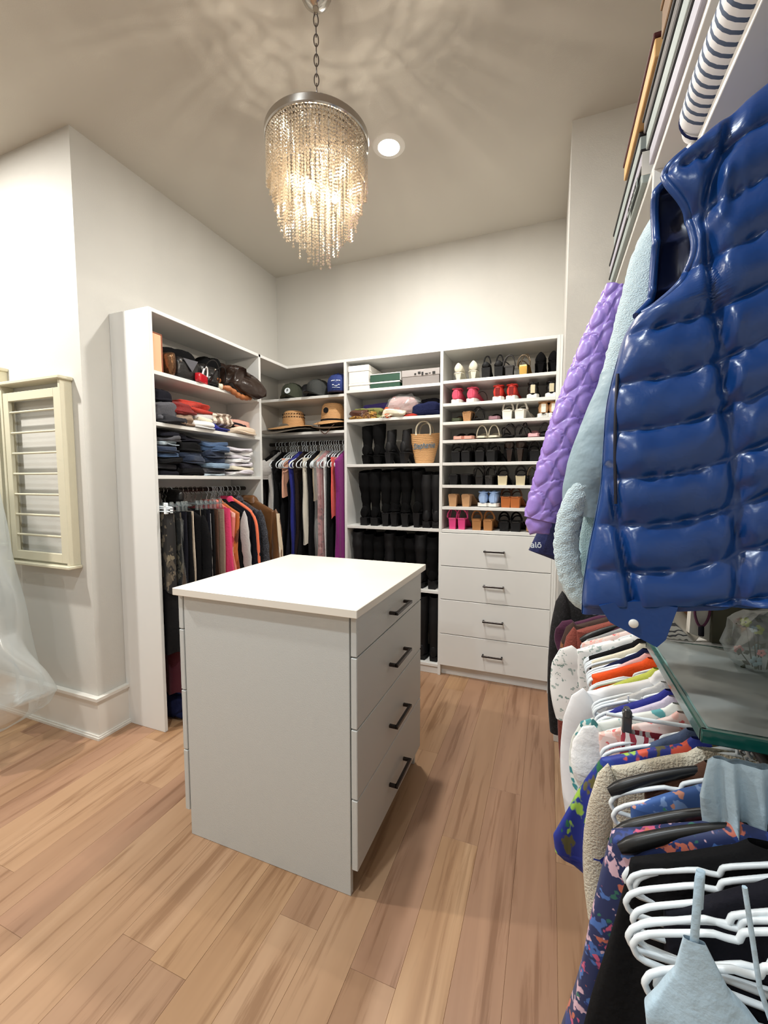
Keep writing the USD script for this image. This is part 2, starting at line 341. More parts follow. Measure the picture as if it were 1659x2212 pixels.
# ---------------------------------------------------------------- built-in closet units
T = 0.0095
ZT = 2.10
mat('bar_metal', (70, 66, 66), 0.28, metallic=1.0)
mat('rod_dark', (60, 56, 54), 0.35, metallic=0.9)
def shelf(parent, x0, x1, y0, y1, z, name='shelf'):
    return obj(name, box(x0, x1, y0, y1, z - T, z + T, 0.0012), 'melamine', parent, False)
XF, YF = -1.7876, 2.648          # front planes of the left unit and of the back units
U1 = thing('closet_unit', 'white open shelving unit with tall end panel holding bags, sweaters and jeans', 'closet unit')
obj('side_panel', box(XL + 0.001, XF, 1.525 - T, 1.525 + T, 0, ZT), 'melamine', U1, False)
obj('side_panel', box(XL + 0.001, XF, 2.338 - T, 2.338 + T, 0, ZT), 'melamine', U1, False)
obj('top_board', box(XL + 0.001, XF, 1.525 + T, YF, ZT - 2 * T, ZT), 'melamine', U1, False)
for z in (1.800, 1.554, 1.295): shelf(U1, XL + 0.001, XF - 0.002, 1.525 + T, 2.338 - T, z)
obj('back_rail', box(XL + 0.001, XL + 0.018, 1.525 + T, 2.338 - T, 1.195, 1.285), 'melamine', U1, False)
obj('hanging_rod', tube([(-1.925, 1.525 + T, 1.226), (-1.925, 2.338 - T, 1.226)], 0.0125, 14), 'rod_dark', U1)
U2 = thing('closet_unit', 'white corner closet bay with cap shelf, straw hat shelf and hanging rod', 'closet unit')
obj('top_board', box(XF, -1.3226 - T, YF, YB - 0.001, ZT - 2 * T, ZT), 'melamine', U2, False)
obj('top_board', box(XL + 0.001, XF, YF, YB - 0.001, ZT - 2 * T, ZT), 'melamine', U2, False)
for z in (1.864, 1.617): shelf(U2, XL + 0.001, -1.3226 - T, YF + 0.002, YB - 0.001, z)
obj('hanging_rod', tube([(XL + 0.01, 2.79, 1.556), (-1.3226 - T, 2.79, 1.556)], 0.0125, 14), 'rod_dark', U2)
U3 = thing('closet_unit', 'white open shelving unit holding boxes, scarves and tall black boots', 'closet unit')
obj('side_panel', box(-1.3226 - T, -1.3226 + T, YF, YB - 0.001, 0, ZT), 'melamine', U3, False)
obj('top_board', box(-1.3226 + T, -0.6485 - T, YF, YB - 0.001, ZT - 2 * T, ZT), 'melamine', U3, False)
BZ = (1.882, 1.685, 1.380, 0.957, 0.550)
for z in BZ: shelf(U3, -1.3226 + T, -0.6485 - T, YF + 0.002, YB - 0.001, z)
shelf(U3, -1.3226 + T, -0.6485 - T, YF + 0.002, YB - 0.001, 0.060, 'bottom_shelf')
obj('toe_kick', box(-1.3226 + T, -0.6485 - T, YF + 0.012, YF + 0.03, 0, 0.050), 'melamine', U3, False)
U4 = thing('closet_unit', 'white shoe shelving unit with four drawers below', 'closet unit')
obj('side_panel', box(-0.6485 - T, -0.6485 + T, YF, YB - 0.001, 0, ZT), 'melamine', U4, False)
obj('side_panel', box(0.026 - T, 0.026 + T, YF, YB - 0.001, 0, ZT), 'melamine', U4, False)
obj('filler_strip', box(0.026 + T, XN - 0.001, YF + 0.001, YF + 0.02, 0, ZT), 'melamine', U4, False)
obj('top_board', box(-0.6485 + T, 0.026 - T, YF, YB - 0.001, ZT - 2 * T, ZT), 'melamine', U4, False)
SZ = (1.890, 1.750, 1.635, 1.522, 1.382, 1.241, 1.103, 0.957)
for z in SZ: shelf(U4, -0.6485 + T, 0.026 - T, YF + 0.002, YB - 0.001, z)
obj('drawer_case', box(-0.6485 + T, 0.026 - T, YF + 0.02, YB - 0.001, 0.068, 0.946, 0), 'melamine', U4, False)
obj('toe_kick', box(-0.6485 + T, 0.026 - T, YF + 0.035, YF + 0.05, 0, 0.068), 'melamine', U4, False)

def bar_handle(parent, axis, c, half, out, r=0.0055):
    """square bar pull on two feet; out = the direction away from the drawer front"""
    x, y, z = c; o = np.array(out) * 0.028
    m = []
    if axis == 'x':
        m = [box(x - half, x + half, y + o[1] - r, y + o[1] + r, z - r, z + r, 0.001)]
        for s in (-1, 1): m.append(box(x + s * (half - r) - r, x + s * (half - r) + r, min(y, y + o[1]), max(y, y + o[1]), z - r, z + r, 0.001))
    else:
        m = [box(x + o[0] - r, x + o[0] + r, y - half, y + half, z - r, z + r, 0.001)]
        for s in (-1, 1): m.append(box(min(x, x + o[0]), max(x, x + o[0]), y + s * (half - r) - r, y + s * (half - r) + r, z - r, z + r, 0.001))
    obj('handle', cat(*m), 'bar_metal', parent, False, label='dark metal bar handle')
DZ = [0.946, 0.731, 0.512, 0.285, 0.072]
for a, b in zip(DZ, DZ[1:]):
    d = obj('drawer', box(-0.6485 + T - 0.005, 0.026 - T + 0.004, YF - 0.004, YF + 0.016, b + 0.002, a - 0.002, 0.0015), 'melamine', U4, False)
    bar_handle(d, 'x', (-0.307, YF - 0.004, (a + b) / 2 + 0.004), 0.062, (0, -1, 0), 0.0045)

# ---------------------------------------------------------------- island
mat('island_grey', (198, 201, 199), 0.42, bump=0.12, bscale=420)
mat('island_top', (238, 234, 224), 0.3, noise=0.9, nscale=4, col2=(232, 225, 212))
IS = thing('island', 'light grey dresser island with cream top and dark bar handles on the floor', 'island')
obj('countertop', box(-1.2, -0.5, 1.067, 1.785, 0.885, 0.910, 0.0015), 'island_top', IS, False, label='cream wood-grain top')
obj('end_panel', box(-1.177, -0.537, 1.092, 1.110, 0, 0.885), 'island_grey', IS, False)
obj('end_panel', box(-1.177, -0.537, 1.745, 1.763, 0, 0.885), 'island_grey', IS, False)
obj('case', box(-1.150, -0.560, 1.110, 1.745, 0.082, 0.885, 0), 'island_grey', IS, False)
obj('toe_kick', box(-1.120, -0.600, 1.110, 1.745, 0, 0.082, 0), 'island_grey', IS, False)
IZ = [0.883, 0.759, 0.538, 0.317, 0.088]
for s in (1, -1):
    for a, b in zip(IZ, IZ[1:]):
        X = (-0.532, -0.512) if s == 1 else (-1.200, -1.180)
        d = obj('drawer', box(X[0], X[1], 1.090, 1.752, b + 0.002, a - 0.002, 0.002), 'island_grey', IS, False)
        zc = {0.883: 0.815, 0.759: 0.628, 0.538: 0.402, 0.317: 0.180}[a]
        bar_handle(d, 'y', (X[1] if s == 1 else X[0], 1.440, zc), 0.083, (s, 0, 0))

# ---------------------------------------------------------------- drying racks on the wall
mat('rack_cream', (214, 208, 184), 0.45, bump=0.04, bscale=120)
def drying_rack(xr, z0, z1, label):
    W, D = 0.466, 0.055; x0, yf = xr - W, YC - D
    t = thing('drying_rack', label, 'drying rack', (x0, yf, z0)); H = z1 - z0
    obj('case_side', box(0, 0.016, 0, D, 0, H), 'rack_cream', t, False); obj('case_side', box(W - 0.016, W, 0, D, 0, H), 'rack_cream', t, False)
    obj('cap_board', box(-0.014, W + 0.014, -0.014, D, H, H + 0.018, 0.004), 'rack_cream', t, False)
    obj('bottom_board', box(-0.012, W + 0.012, -0.012, D, -0.016, 0, 0.004), 'rack_cream', t, False)
    fx0, fx1, fz0, fz1, fw = 0.018, W - 0.018, 0.012, H - 0.035, 0.040
    obj('door_frame', cat(box(fx0, fx0 + fw, 0.004, 0.022, fz0, fz1), box(fx1 - fw, fx1, 0.004, 0.022, fz0, fz1), box(fx0 + fw, fx1 - fw, 0.004, 0.022, fz0, fz0 + 0.042), box(fx0 + fw, fx1 - fw, 0.004, 0.022, fz1 - 0.042, fz1)), 'rack_cream', t, False)
    for k in range(7):
        z = fz0 + 0.042 + (k + 0.82) * (fz1 - fz0 - 0.084) / 7.35
        obj('drying_bar', tube([(fx0 + fw - 0.004, 0.013, z), (fx1 - fw + 0.004, 0.013, z)], 0.0055, 10), 'rack_cream', t)
drying_rack(-2.128, 0.868, 1.748, 'cream wall-mounted drying rack with seven bars, nearest the wall corner')
drying_rack(-2.622, 0.955, 1.835, 'second cream drying rack, farther from the wall corner and mounted higher')
# ---------------------------------------------------------------- cloth, hangers, shoes: generators
def cloth_tube(prof, seed=0, n=60, folds=11.0, amp=0.010, edge=0.006, hem=0.01, m=22, flat=0.55, lean=0.0, sag=0.0):
    """cloth hanging in the x-z plane. prof: (z, x_left, x_right, half thickness) from top to bottom; folds grow downwards"""
    P = np.asarray(prof, float); d = np.r_[0, np.cumsum(np.abs(np.diff(P[:, 0])) + 0.6 * np.abs(np.diff(P[:, 1])))]; d /= d[-1]
    t = np.unique(np.r_[np.linspace(0, 1, m), d]); r = np.random.RandomState(seed); ph = r.rand(6) * 6.28
    a = np.arange(n) / n * 2 * np.pi; cx = np.cos(a); sy = np.sign(np.sin(a)) * np.abs(np.sin(a)) ** flat
    z0, z1 = P[0, 0], P[-1, 0]; rings = []
    for q in t:
        z, xl, xr, b = (np.interp(q, d, P[:, k]) for k in range(4))
        g = np.clip((z0 - z) / max(1e-6, z0 - z1), 0, 1); w = (xr - xl) / 2; c = (xr + xl) / 2
        ux = c + w * cx
        fold = amp * (0.15 + 0.85 * g) * (np.sin(ux * folds * 6.28 + ph[0] + 1.2 * np.sin(z * 4 + ph[1])) + 0.5 * np.sin(ux * folds * 10.3 + ph[2] + z * 2.5))
        x = ux + edge * g * np.sin(z * 17 + ph[3] + 3 * sy) + lean * g
        y = b * sy + fold + sag * g * np.sin(ph[4] + z * 3)
        zz = z + hem * g ** 6 * np.sin(ux * folds * 5 + ph[5]) + 0 * ux
        rings.append(np.stack([x, y, zz], -1))
    return loft(rings)

def garment_parts(kind, w=0.40, L=0.62, th=0.014, sl=0.0, seed=0, flare=0.0, neck=0.06, slope=0.075, folds=11.0, amp=0.010, xoff=0.0, sw=0.040):
    """list of (part name, mesh) for a garment on a hanger; local origin at the hanger's neck"""
    h = w / 2
    if kind == 'pants':                       # folded over a bar or clipped: straight sides
        return [('body', cloth_tube([(0, -h, h, th * 0.7), (-0.05, -h, h, th), (-L, -h - flare, h + flare, th * 1.05)], seed, folds=folds, amp=amp))]
    if kind == 'skirt':
        return [('waistband', cloth_tube([(0.0, -h * 0.8, h * 0.8, th * 0.6), (-0.035, -h * 0.82, h * 0.82, th * 0.7)], seed, m=4, amp=0.001)),
                ('body', cloth_tube([(-0.034, -h * 0.82, h * 0.82, th * 0.8), (-0.15, -h, h, th), (-L, -h - flare, h + flare, th * 1.3)], seed, folds=folds, amp=amp))]
    if kind == 'flared':
        return [('body', cloth_tube([(0.004, -neck, neck, th * .5), (-0.012, -neck * 1.25, neck * 1.25, th * .75), (-slope, -h, h, th * .9), (-L * .78, -h - flare, h + flare, th * 1.4), (-L * .88, -h - flare * .95, h + flare * .95, th * 1.3), (-L, -h - flare * .3, h + flare * .3, th * 1.1)], seed, folds=folds, amp=amp))]
    if kind == 'strap':                       # camisole or strappy dress: bodice hangs from thin straps
        b = [(-0.17, -h * 0.55, h * 0.55, th * 0.6), (-0.24, -h * 0.85, h * 0.85, th), (-0.38, -h * 0.72, h * 0.72, th), (-L, -h - flare, h + flare, th * 1.4)]
        return [('body', cloth_tube(b, seed, folds=folds, amp=amp))] + [('strap', tube([(s * h * 0.42, 0.004, -0.03), (s * h * 0.46, 0.006, -0.10), (s * h * 0.5, 0.003, -0.18)], 0.0035, 6)) for s in (-1, 1)]
    top = [(0.004, -neck, neck, th * 0.5), (-0.012, -neck * 1.25, neck * 1.25, th * 0.75), (-slope, -h, h, th * 0.9), (-slope - 0.05, -h * 0.985, h * 0.985, th),
           (-0.30, -h * 0.90, h * 0.90, th * 1.1), (-L, -h * 0.92 - flare, h * 0.92 + flare + xoff, th * 1.3)]
    out = [('body', cloth_tube(top, seed, folds=folds, amp=amp))]
    if neck > 0.03 and kind in ('shirt', 'jacket'):
        out.append(('collar', cloth_tube([(0.022, -neck * 0.8, neck * 0.8, th * 0.55), (0.008, -neck * 1.1, neck * 1.1, th * 0.9), (-0.02, -neck * 1.35, neck * 1.35, th * 1.1)], seed + 3, m=5, amp=0.002)))
    if sl > 0:
        r = np.random.RandomState(seed + 9)
        for s in (-1, 1):
            x0 = s * (h - 0.012); k = 14; zz = np.linspace(0, 1, k)
            px = x0 + s * (0.012 + 0.030 * np.sin(zz * 2.2) - 0.012 * zz); py = 0.010 * np.sin(zz * 5 + r.rand() * 6); pz = -slope + 0.001 - sl * zz
            wd = np.interp(zz, [0, .06, .2, .6, 1], [0.25, .72, 1.0, .9, .72]) * sw; a = np.arange(16) / 16 * 2 * np.pi
            rings = [np.stack([px[i] + wd[i] * np.cos(a), py[i] + th * 0.8 * np.sin(a) * min(1, .35 + zz[i] * 6) + 0.0035 * np.sin(zz[i] * 38 + r.rand() * .3), np.full(16, pz[i]) + 0.012 * np.cos(a) * s * (zz[i] < .1)], -1) for i in range(k)]
            out.append(('sleeve', loft(rings, cap0=True)))
    return out

def hang_garment(name, label, category, m, kind, loc, rz, group=None, m2=None, rx=0.0, **kw):
    """m2: {part: material}"""
    t = thing(name, label, category, loc, rz, group, rx=rx)
    for pn, me in garment_parts(kind, **kw):
        obj(pn, me, (m2 or {}).get(pn, m), t, 60)
    return t

# ---- hangers; local origin at the neck, hook rises to z = 0.062 (centre of the rod)
RODUP = 0.062
def hook_path(r=0.0175, tail=0.0):
    a = np.linspace(-0.9, PI + 0.25, 14)
    arc = [(-r * math.cos(t) * 1.0, 0, RODUP + 0.002 + r * math.sin(t)) for t in a[::-1]]
    return smoothpath([(0, 0, tail), (0.0, 0, 0.018), (0.010, 0, 0.034)] , 4).tolist() + [(p[0] * -1, 0, p[2]) for p in arc]

def tubular_hanger(name, label, m, loc, rz, group, w=0.415, notch=True, r=0.0046, rx=0.0, drop=0.085):
    t = thing(name, label, 'hanger', loc, rz, group, rx=rx); h = w / 2; zb = -drop - 0.035
    R = [(0, 0, 0.004), (0.02, 0, 0.0)]
    n = 0.55
    if notch: R += [(h * 0.40, 0, -drop * 0.34), (h * 0.46, 0, -drop * 0.42), (h * 0.475, 0, -drop * 0.56), (h * 0.53, 0, -drop * 0.58), (h * 0.60, 0, -drop * 0.58)]
    R += [(h * 0.90, 0, -drop * 0.92), (h * 0.975, 0, -drop * 1.07), (h, 0, -drop * 1.22), (h * 0.975, 0, -drop * 1.36), (h * 0.92, 0, zb)]
    path = R + [(x, 0, z) for x, _, z in [(h * 0.4, 0, zb)]] + [(-x, 0, z) for x, _, z in [(h * 0.4, 0, zb)]] + [(-x, y, z) for x, y, z in R[::-1]][:-1]
    P = np.array(path); Q = []
    for i in range(len(P)):                    # round the bends
        a, b = P[i], P[(i + 1) % len(P)]; Q += [a * 0.85 + b * 0.15, a * 0.5 + b * 0.5, a * 0.15 + b * 0.85]
    obj('frame', tube(Q, r, 7, closed=True), m, t, 70)
    obj('hook', tube(hook_path(), r * 0.72, 7), m, t, 70)
    return t

def wire_hanger(name, label, m, loc, rz, group, w=0.40, clips=False, m_clip=None, r=0.0017, broad=0.0, m_hook='chrome'):
    """thin-hook hanger: broad > 0 gives thick curved shoulders (wood or velvet); clips gives a bar with two clips"""
    t = thing(name, label, 'hanger', loc, rz, group); h = w / 2
    obj('hook', tube(hook_path(tail=-0.004), r, 6), m_hook, t, 70)
    if clips:
        obj('bar', cat(tube([(0, 0, -0.002), (0.05, 0, -0.008), (h, 0, -0.012)], 0.0045, 7), tube([(0, 0, -0.002), (-0.05, 0, -0.008), (-h, 0, -0.012)], 0.0045, 7)), m, t, 60)
        for s in (-1, 1): obj('clip', cat(box(s * h * 0.8 - 0.009, s * h * 0.8 + 0.009, -0.007, 0.007, -0.046, 0.004, 0.002), box(s * h * 0.8 - 0.006, s * h * 0.8 + 0.006, -0.010, 0.010, -0.010, 0.010, 0.003)), m_clip or m, t, False)
    else:
        x = np.linspace(-1, 1, 31); px = x * h; pz = -0.085 * np.abs(x) ** 1.5; py = 0.018 * np.abs(x) ** 2; rr = broad * (0.55 + 0.55 * np.abs(x) ** 1.5)
        rr[[0, -1]] *= 0.55; rr[[1, -2]] *= 0.9
        obj('shoulder_bar', tube(np.stack([px, py, pz], -1), rr, 10, flat=0.75), m, t, 60)
    return t

# ---- shoes: heel at y = 0 facing the room, toe at +y, standing on z = 0
def _sz(y, L, hh):
    u = np.clip((np.asarray(y) / L - 0.22) / 0.50, 0, 1); return hh * (1 - u * u * (3 - 2 * u))
def _wid(y, L, W):
    return W * np.interp(y / L, [0, .04, .15, .40, .70, .88, .97, 1.0], [.42, .62, .74, .72, 1.0, .85, .48, .18])
def shoe_upper(L, W, hh, tops, e=0.8, pointed=0.0, z_in=0.004):
    """tops: (fraction, height of the upper above the sole)"""
    ys = np.r_[np.linspace(0, .15, 5), np.linspace(.2, .8, 10), np.linspace(.85, 1, 5)] * L; a = np.arange(18) / 18 * 2 * np.pi; rings = []
    for y in ys:
        w = _wid(y, L, W) * (1 - pointed * np.clip((y / L - .7) / .3, 0, 1) * 0.6) / 2; zb = _sz(y, L, hh) + z_in; ht = np.interp(y / L, *zip(*tops))
        x = w * np.sign(np.cos(a)) * np.abs(np.cos(a)) ** e * np.interp(np.sin(a), [-1, 0, 1], [.92, 1, .62]); z = zb + ht * (0.5 + 0.5 * np.sign(np.sin(a)) * np.abs(np.sin(a)) ** e)
        rings.append(np.stack([x, np.full(18, y), z], -1))
    return loft(rings, cap0=True, cap1=True)
def shoe_sole(L, W, hh, th, grow=1.06):
    ys = np.linspace(0, L, 16); rings = []
    for y in ys:
        w = _wid(y, L, W) * grow / 2 + 0.001; z = _sz(y, L, hh)
        rings.append([(-w, y, z), (w, y, z), (w, y, z + th), (-w, y, z + th)])
    return loft(rings, cap0=True, cap1=True)
def heel_block(hh, wt, wb, dt, db, y0=0.002):
    return loft([[(-wb / 2, y0 + .006, 0), (wb / 2, y0 + .006, 0), (wb / 2, y0 + .006 + db, 0), (-wb / 2, y0 + .006 + db, 0)],
                 [(-wt / 2, y0, hh), (wt / 2, y0, hh), (wt / 2, y0 + dt, hh), (-wt / 2, y0 + dt, hh)]], cap0=True, cap1=True)
def arc_strap(x, y, z, w, h, tilt=0.0, r=0.004, flat=1.0, turn=0.0):
    a = np.linspace(0, PI, 13); p = np.stack([w / 2 * np.cos(a), np.sin(tilt) * h * np.sin(a), h * np.cos(tilt) * np.sin(a)], -1)
    return move(tube(p, r, 6, flat=flat), (x, y, z), rz=turn)

def make_shoe(kind, name, label, loc, rz, group, m, m2=None, m3=None, hh=0.0, L=0.24, W=0.085):
    t = thing(name, label, 'shoe', loc, rz, group); m2 = m2 or m; m3 = m3 or m
    if kind == 'sneaker':
        obj('upper', shoe_upper(L, W, 0.008, [(0, .062), (.10, .082), (.28, .085), (.45, .072), (.75, .045), (1, .028)], z_in=0.012), m, t, 60)
        obj('sole', shoe_sole(L, W, 0.004, 0.022, 1.10), m2, t, 40)
        obj('heel_tab', move(box(-0.013, 0.013, -0.003, 0.004, 0.030, 0.078, 0.002)), m3, t, False)
        obj('collar', move(tube(smoothpath([(0.022, 0.02, 0.09), (0.026, 0.06, 0.094), (0.02, 0.10, 0.090), (-0.02, 0.10, 0.090), (-0.026, 0.06, 0.094), (-0.022, 0.02, 0.09)], 4, True), 0.005, 6, closed=True), (0, 0, 0.002)), m, t, 70)
    elif kind == 'pump':                      # closed heel shoe
        obj('upper', shoe_upper(L, W, hh, [(0, .058), (.10, .056), (.25, .045), (.42, .022), (.62, .030), (.8, .036), (1, .018)], pointed=0.8), m, t, 60)
        obj('sole', shoe_sole(L, W * 0.97, hh, 0.004), m2, t, 40)
        obj('heel', heel_block(hh + 0.004, 0.036, 0.018, 0.034, 0.014), m3, t, False)
    elif kind in ('block', 'mule'):           # block heel with straps
        obj('sole', shoe_sole(L, W, hh, 0.008), m2, t, 40)
        obj('heel', heel_block(hh + 0.002, 0.056, 0.050 if kind == 'block' else 0.042, 0.048, 0.042), m, t, False)
        obj('vamp', shoe_upper(L, W, hh, [(0, .004), (.5, .006), (.6, .045), (.8, .045), (.92, .02), (1, .004)], z_in=0.006), m3, t, 60)
        if kind == 'block': obj('strap', cat(arc_strap(0, 0.05, hh + 0.010, 0.062, 0.055, -0.35, 0.0055, 0.6), arc_strap(0, 0.075, hh + 0.012, 0.058, 0.03, 0.6, 0.004)), m3, t, 70)
    elif kind == 'slide':
        obj('sole', shoe_sole(L, W, 0.006, 0.020, 1.1), m, t, 40)
        obj('band', shoe_upper(L, W * 1.05, 0.02, [(0, .002), (.42, .003), (.5, .045), (.78, .04), (.84, .004), (1, .002)]), m2, t, 60)
    elif kind == 'loop':                      # sandal with an upright ankle loop
        obj('sole', shoe_sole(L, W, 0.010 + hh * 0.3, 0.012, 1.05), m2, t, 40)
        obj('strap', cat(arc_strap(0, 0.035, 0.012 + hh * .3, 0.066, 0.075, -0.15, 0.0035), arc_strap(0, 0.15, 0.014, 0.08, 0.035, 0.3, 0.006, 0.5), arc_strap(0, 0.19, 0.012, 0.08, 0.026, 0.3, 0.006, 0.5)), m, t, 70)
    elif kind == 'strappy':                   # tangle of thin straps on a thin sole
        obj('sole', shoe_sole(L, W, hh, 0.008), m2, t, 40)
        if hh > 0.02: obj('heel', heel_block(hh + 0.002, 0.046, 0.04, 0.042, 0.036), m2, t, False)
        obj('strap', cat(*[arc_strap(dx, y, _sz(y, L, hh) + 0.008, 0.07, hgt, tl, 0.0036, 1, tr) for dx, y, hgt, tl, tr in ((0, .02, .06, -.3, .1), (.004, .05, .075, .1, -.5), (-.004, .08, .065, .5, .6), (0, .14, .035, .2, .3), (0, .18, .03, 0, -.3))]), m, t, 70)
    elif kind == 'toeup':                     # tall narrow backless heel seen from behind, with ring strap
        obj('upper', shoe_upper(L, W * .9, hh, [(0, .034), (.12, .036), (.3, .02), (.5, .01), (.62, .03), (.8, .034), (1, .014)], pointed=.5), m, t, 60)
        obj('heel', heel_block(hh + 0.004, 0.050, 0.046, 0.046, 0.042), m2, t, False)
        obj('strap', arc_strap(0.006, 0.03, hh + 0.030, 0.040, 0.045, -0.2, 0.0042, .7), m3, t, 70)
    return t

def make_boot(name, label, loc, rz, group, m, H=0.40, heel=0.06, rt=0.055, ra=0.038, L=0.235, sole=0.004, slouch=0.0, seed=0, m_sole=None):
    t = thing(name, label, 'boot', loc, rz, group); a = np.arange(20) / 20 * 2 * np.pi
    zz = np.r_[np.linspace(heel + sole + .012, heel + .10, 5), np.linspace(heel + .13, H, 12)]; r = np.random.RandomState(seed); rings = []
    for z in zz:
        g = (z - heel - .02) / (H - heel - .02); rad = np.interp(g, [0, .14, .3, .75, 1], [ra * 1.04, ra * .92, ra, rt * 1.02, rt * .97]) * (1 + slouch * .5 * math.sin(z * 75 + r.rand()))
        yy = 0.042 + 0.012 * g + slouch * .1 * math.sin(z * 14 + seed)
        rings.append(np.stack([rad * .86 * np.cos(a) + 0.01 * slouch * math.sin(z * 11 + seed), yy + rad * np.sin(a), np.full(20, z) + (0.012 * np.sin(a) if z == zz[-1] else 0)], -1))
    inner = [np.stack([q[:, 0] * .93, (q[:, 1] - q[:, 1].mean()) * .93 + q[:, 1].mean(), q[:, 2] - dz], -1) for q, dz in ((rings[-1], 0.001), (rings[-1], 0.05))]
    obj('shaft', loft(rings + inner, cap1=True), m, t, 60)
    obj('foot', shoe_upper(L, 0.082, heel, [(0, .07), (.12, .085), (.30, .085), (.42, .068), (.6, .05), (.85, .036), (1, .02)], pointed=.3, z_in=sole), m, t, 60)
    obj('sole', shoe_sole(L, 0.082, heel, sole + 0.004), m_sole or m, t, 40)
    if heel > 0.012: obj('heel', heel_block(heel + 0.002, 0.050, 0.034 if heel > .05 else .048, 0.05, 0.03 if heel > .05 else .046), m_sole or m, t, False)
    return t
# ---------------------------------------------------------------- cloth colours
for nm, c in dict(black=(20, 20, 22), ink=(26, 26, 34), charcoal=(52, 52, 56), slate=(84, 84, 90), navy=(26, 32, 66), royal=(34, 40, 128), denim_dark=(36, 48, 70), denim=(66, 90, 124), denim_light=(132, 156, 180), denim_pale=(176, 190, 200),
                  white=(236, 236, 236), cream=(226, 218, 196), beige=(204, 184, 156), taupe=(150, 128, 110), brown=(82, 52, 36), rust=(150, 62, 46), red=(176, 48, 32), dark_red=(120, 28, 26), maroon=(78, 18, 34), pink=(224, 62, 110), pale_pink=(232, 186, 186), coral=(232, 130, 112),
                  purple=(122, 30, 110), plum=(82, 40, 66), orange=(240, 84, 24), lime=(198, 208, 92), grey=(150, 150, 150), light_grey=(196, 194, 192), camel=(178, 132, 92), peach=(238, 178, 150), teal=(40, 120, 124), aqua_cloth=(150, 190, 200), lilac=(206, 196, 216)).items():
    fabric('cloth_' + nm, c)
mat('leather_black', (24, 22, 22), 0.34, bump=0.25, bscale=70); mat('leather_brown', (44, 31, 25), 0.27, bump=0.55, bscale=16); mat('leather_tan', (168, 104, 62), 0.45, bump=0.2, bscale=80)
mat('suede_black', (13, 13, 14), 0.95, bump=0.1, bscale=200, specular_ior_level=0.12); mat('gold', (206, 168, 92), 0.25, metallic=1.0); mat('patent_red', (190, 26, 40), 0.15, coat_weight=0.6)
mat('plastic_white', (230, 238, 243), 0.30); mat('plastic_black', (24, 24, 25), 0.35); mat('plastic_smoke', (70, 70, 72), 0.25); mat('velvet_black', (13, 13, 14), 0.95, sheen_weight=0.05, specular_ior_level=0.1)
film('clear_film'); film('clear_clip', fac=0.68, rough=0.08, white=0.25); film('thin_wrap', fac=0.86, rough=0.08, white=0.12)
mat('satin_brown', (104, 66, 30), 0.38, bump=0.25, bscale=14, sheen_weight=0.2)
print_fab('print_leaf_dark', (18, 17, 17), [(104, 94, 78), (78, 70, 58), (116, 106, 86)], 30, 0.46, 0.7, (1, 1, .6))
print_fab('print_coral', (232, 128, 118), [(206, 52, 78), (240, 180, 168), (226, 92, 92)], 16, 0.4)
print_fab('print_tiger', (196, 108, 52), [(106, 50, 24), (150, 72, 34), (226, 140, 70)], 22, 0.38, .6, (1, 1, .45))
print_fab('tweed', (34, 34, 40), [(92, 94, 104), (20, 20, 24), (130, 130, 140)], 130, 0.42)
print_fab('print_snake', (216, 198, 172), [(92, 62, 44), (60, 44, 36), (236, 224, 206)], 30, 0.4, .7, (1, 1, .5))
print_fab('print_rose', (206, 116, 118), [(160, 40, 50), (226, 168, 160), (120, 40, 60)], 26, 0.36)

# ---------------------------------------------------------------- bags on the top shelf of the left unit
ZB = 1.8004 + T
def bag(name, label, mesh, m, loc, rz=0, extra=(), cat_='bag'):
    t = thing(name, label, cat_, loc, rz); obj('body', mesh, m, t, 60)
    for pn, me, mm in extra: obj(pn, me, mm, t, 60)
    return t
mat('box_peach', (242, 176, 138), 0.5); mat('box_edge', (140, 82, 58), 0.5)
t = thing('storage_box', 'peach upright box with brown edges beside the tall end panel on the bag shelf', 'box', (-1.90, 1.575, ZB))
obj('body', box(-0.085, 0.085, -0.034, 0.030, 0, 0.185, 0.002), 'box_peach', t, False); obj('edge_trim', cat(box(-0.087, 0.087, 0.030, 0.036, 0, 0.190, 0.002), box(-0.087, 0.087, -0.036, 0.036, 0.185, 0.190, 0.001)), 'box_edge', t, False)
def handle_arc(w, h, r, x=0, y=0, z=0, tilt=0.3, turn=0): return arc_strap(x, y, z, w, h, tilt, r, 1, turn)
bag('handbag', 'small bronze metallic pouch next to the peach box on the bag shelf', superell(.10, .055, .115, .5, .7, amp=.02, ns=25, seed=3), mat('bronze_sheen', (120, 88, 62), .25, .3, 60, metallic=.8), (-1.83, 1.648, ZB))
bag('handbag', 'rounded black fabric bag topmost at the back of the bag shelf', superell(.17, .24, .185, .55, .7, 34, 20, amp=.03, ns=9, seed=5, ridge=.008), 'suede_black', (-1.935, 1.775, ZB), 0, [('clasp', sph((.07, -.115, .115), .008), 'gold')])
bag('handbag', 'black leather flap bag with grey triangle and white trim before the black fabric bag', superell(.09, .17, .115, .4, .5, amp=.012, ns=20, seed=6), 'leather_black', (-1.845, 1.775, ZB), 0,
    [('flap', loft([[(.046, -.055, .105), (.046, .045, .11), (.050, .0, .045)], [(.050, -.055, .105), (.050, .045, .11), (.053, .0, .045)]], cap0=True, cap1=True), 'cloth_slate'), ('stud', sph((.048, -.07, .085), .005), 'chrome')])
t = thing('handbag', 'small red patent clutch with white ring handle on the bag shelf', 'bag', (-1.800, 1.845, ZB), .35)
obj('body', superell(.035, .105, .052, .4, .4, amp=.004, seed=2), 'patent_red', t, 60); obj('handle', arc_strap(.010, .02, .045, .05, .05, -.2, .005, 1, 1.5), 'cloth_white', t, 70)
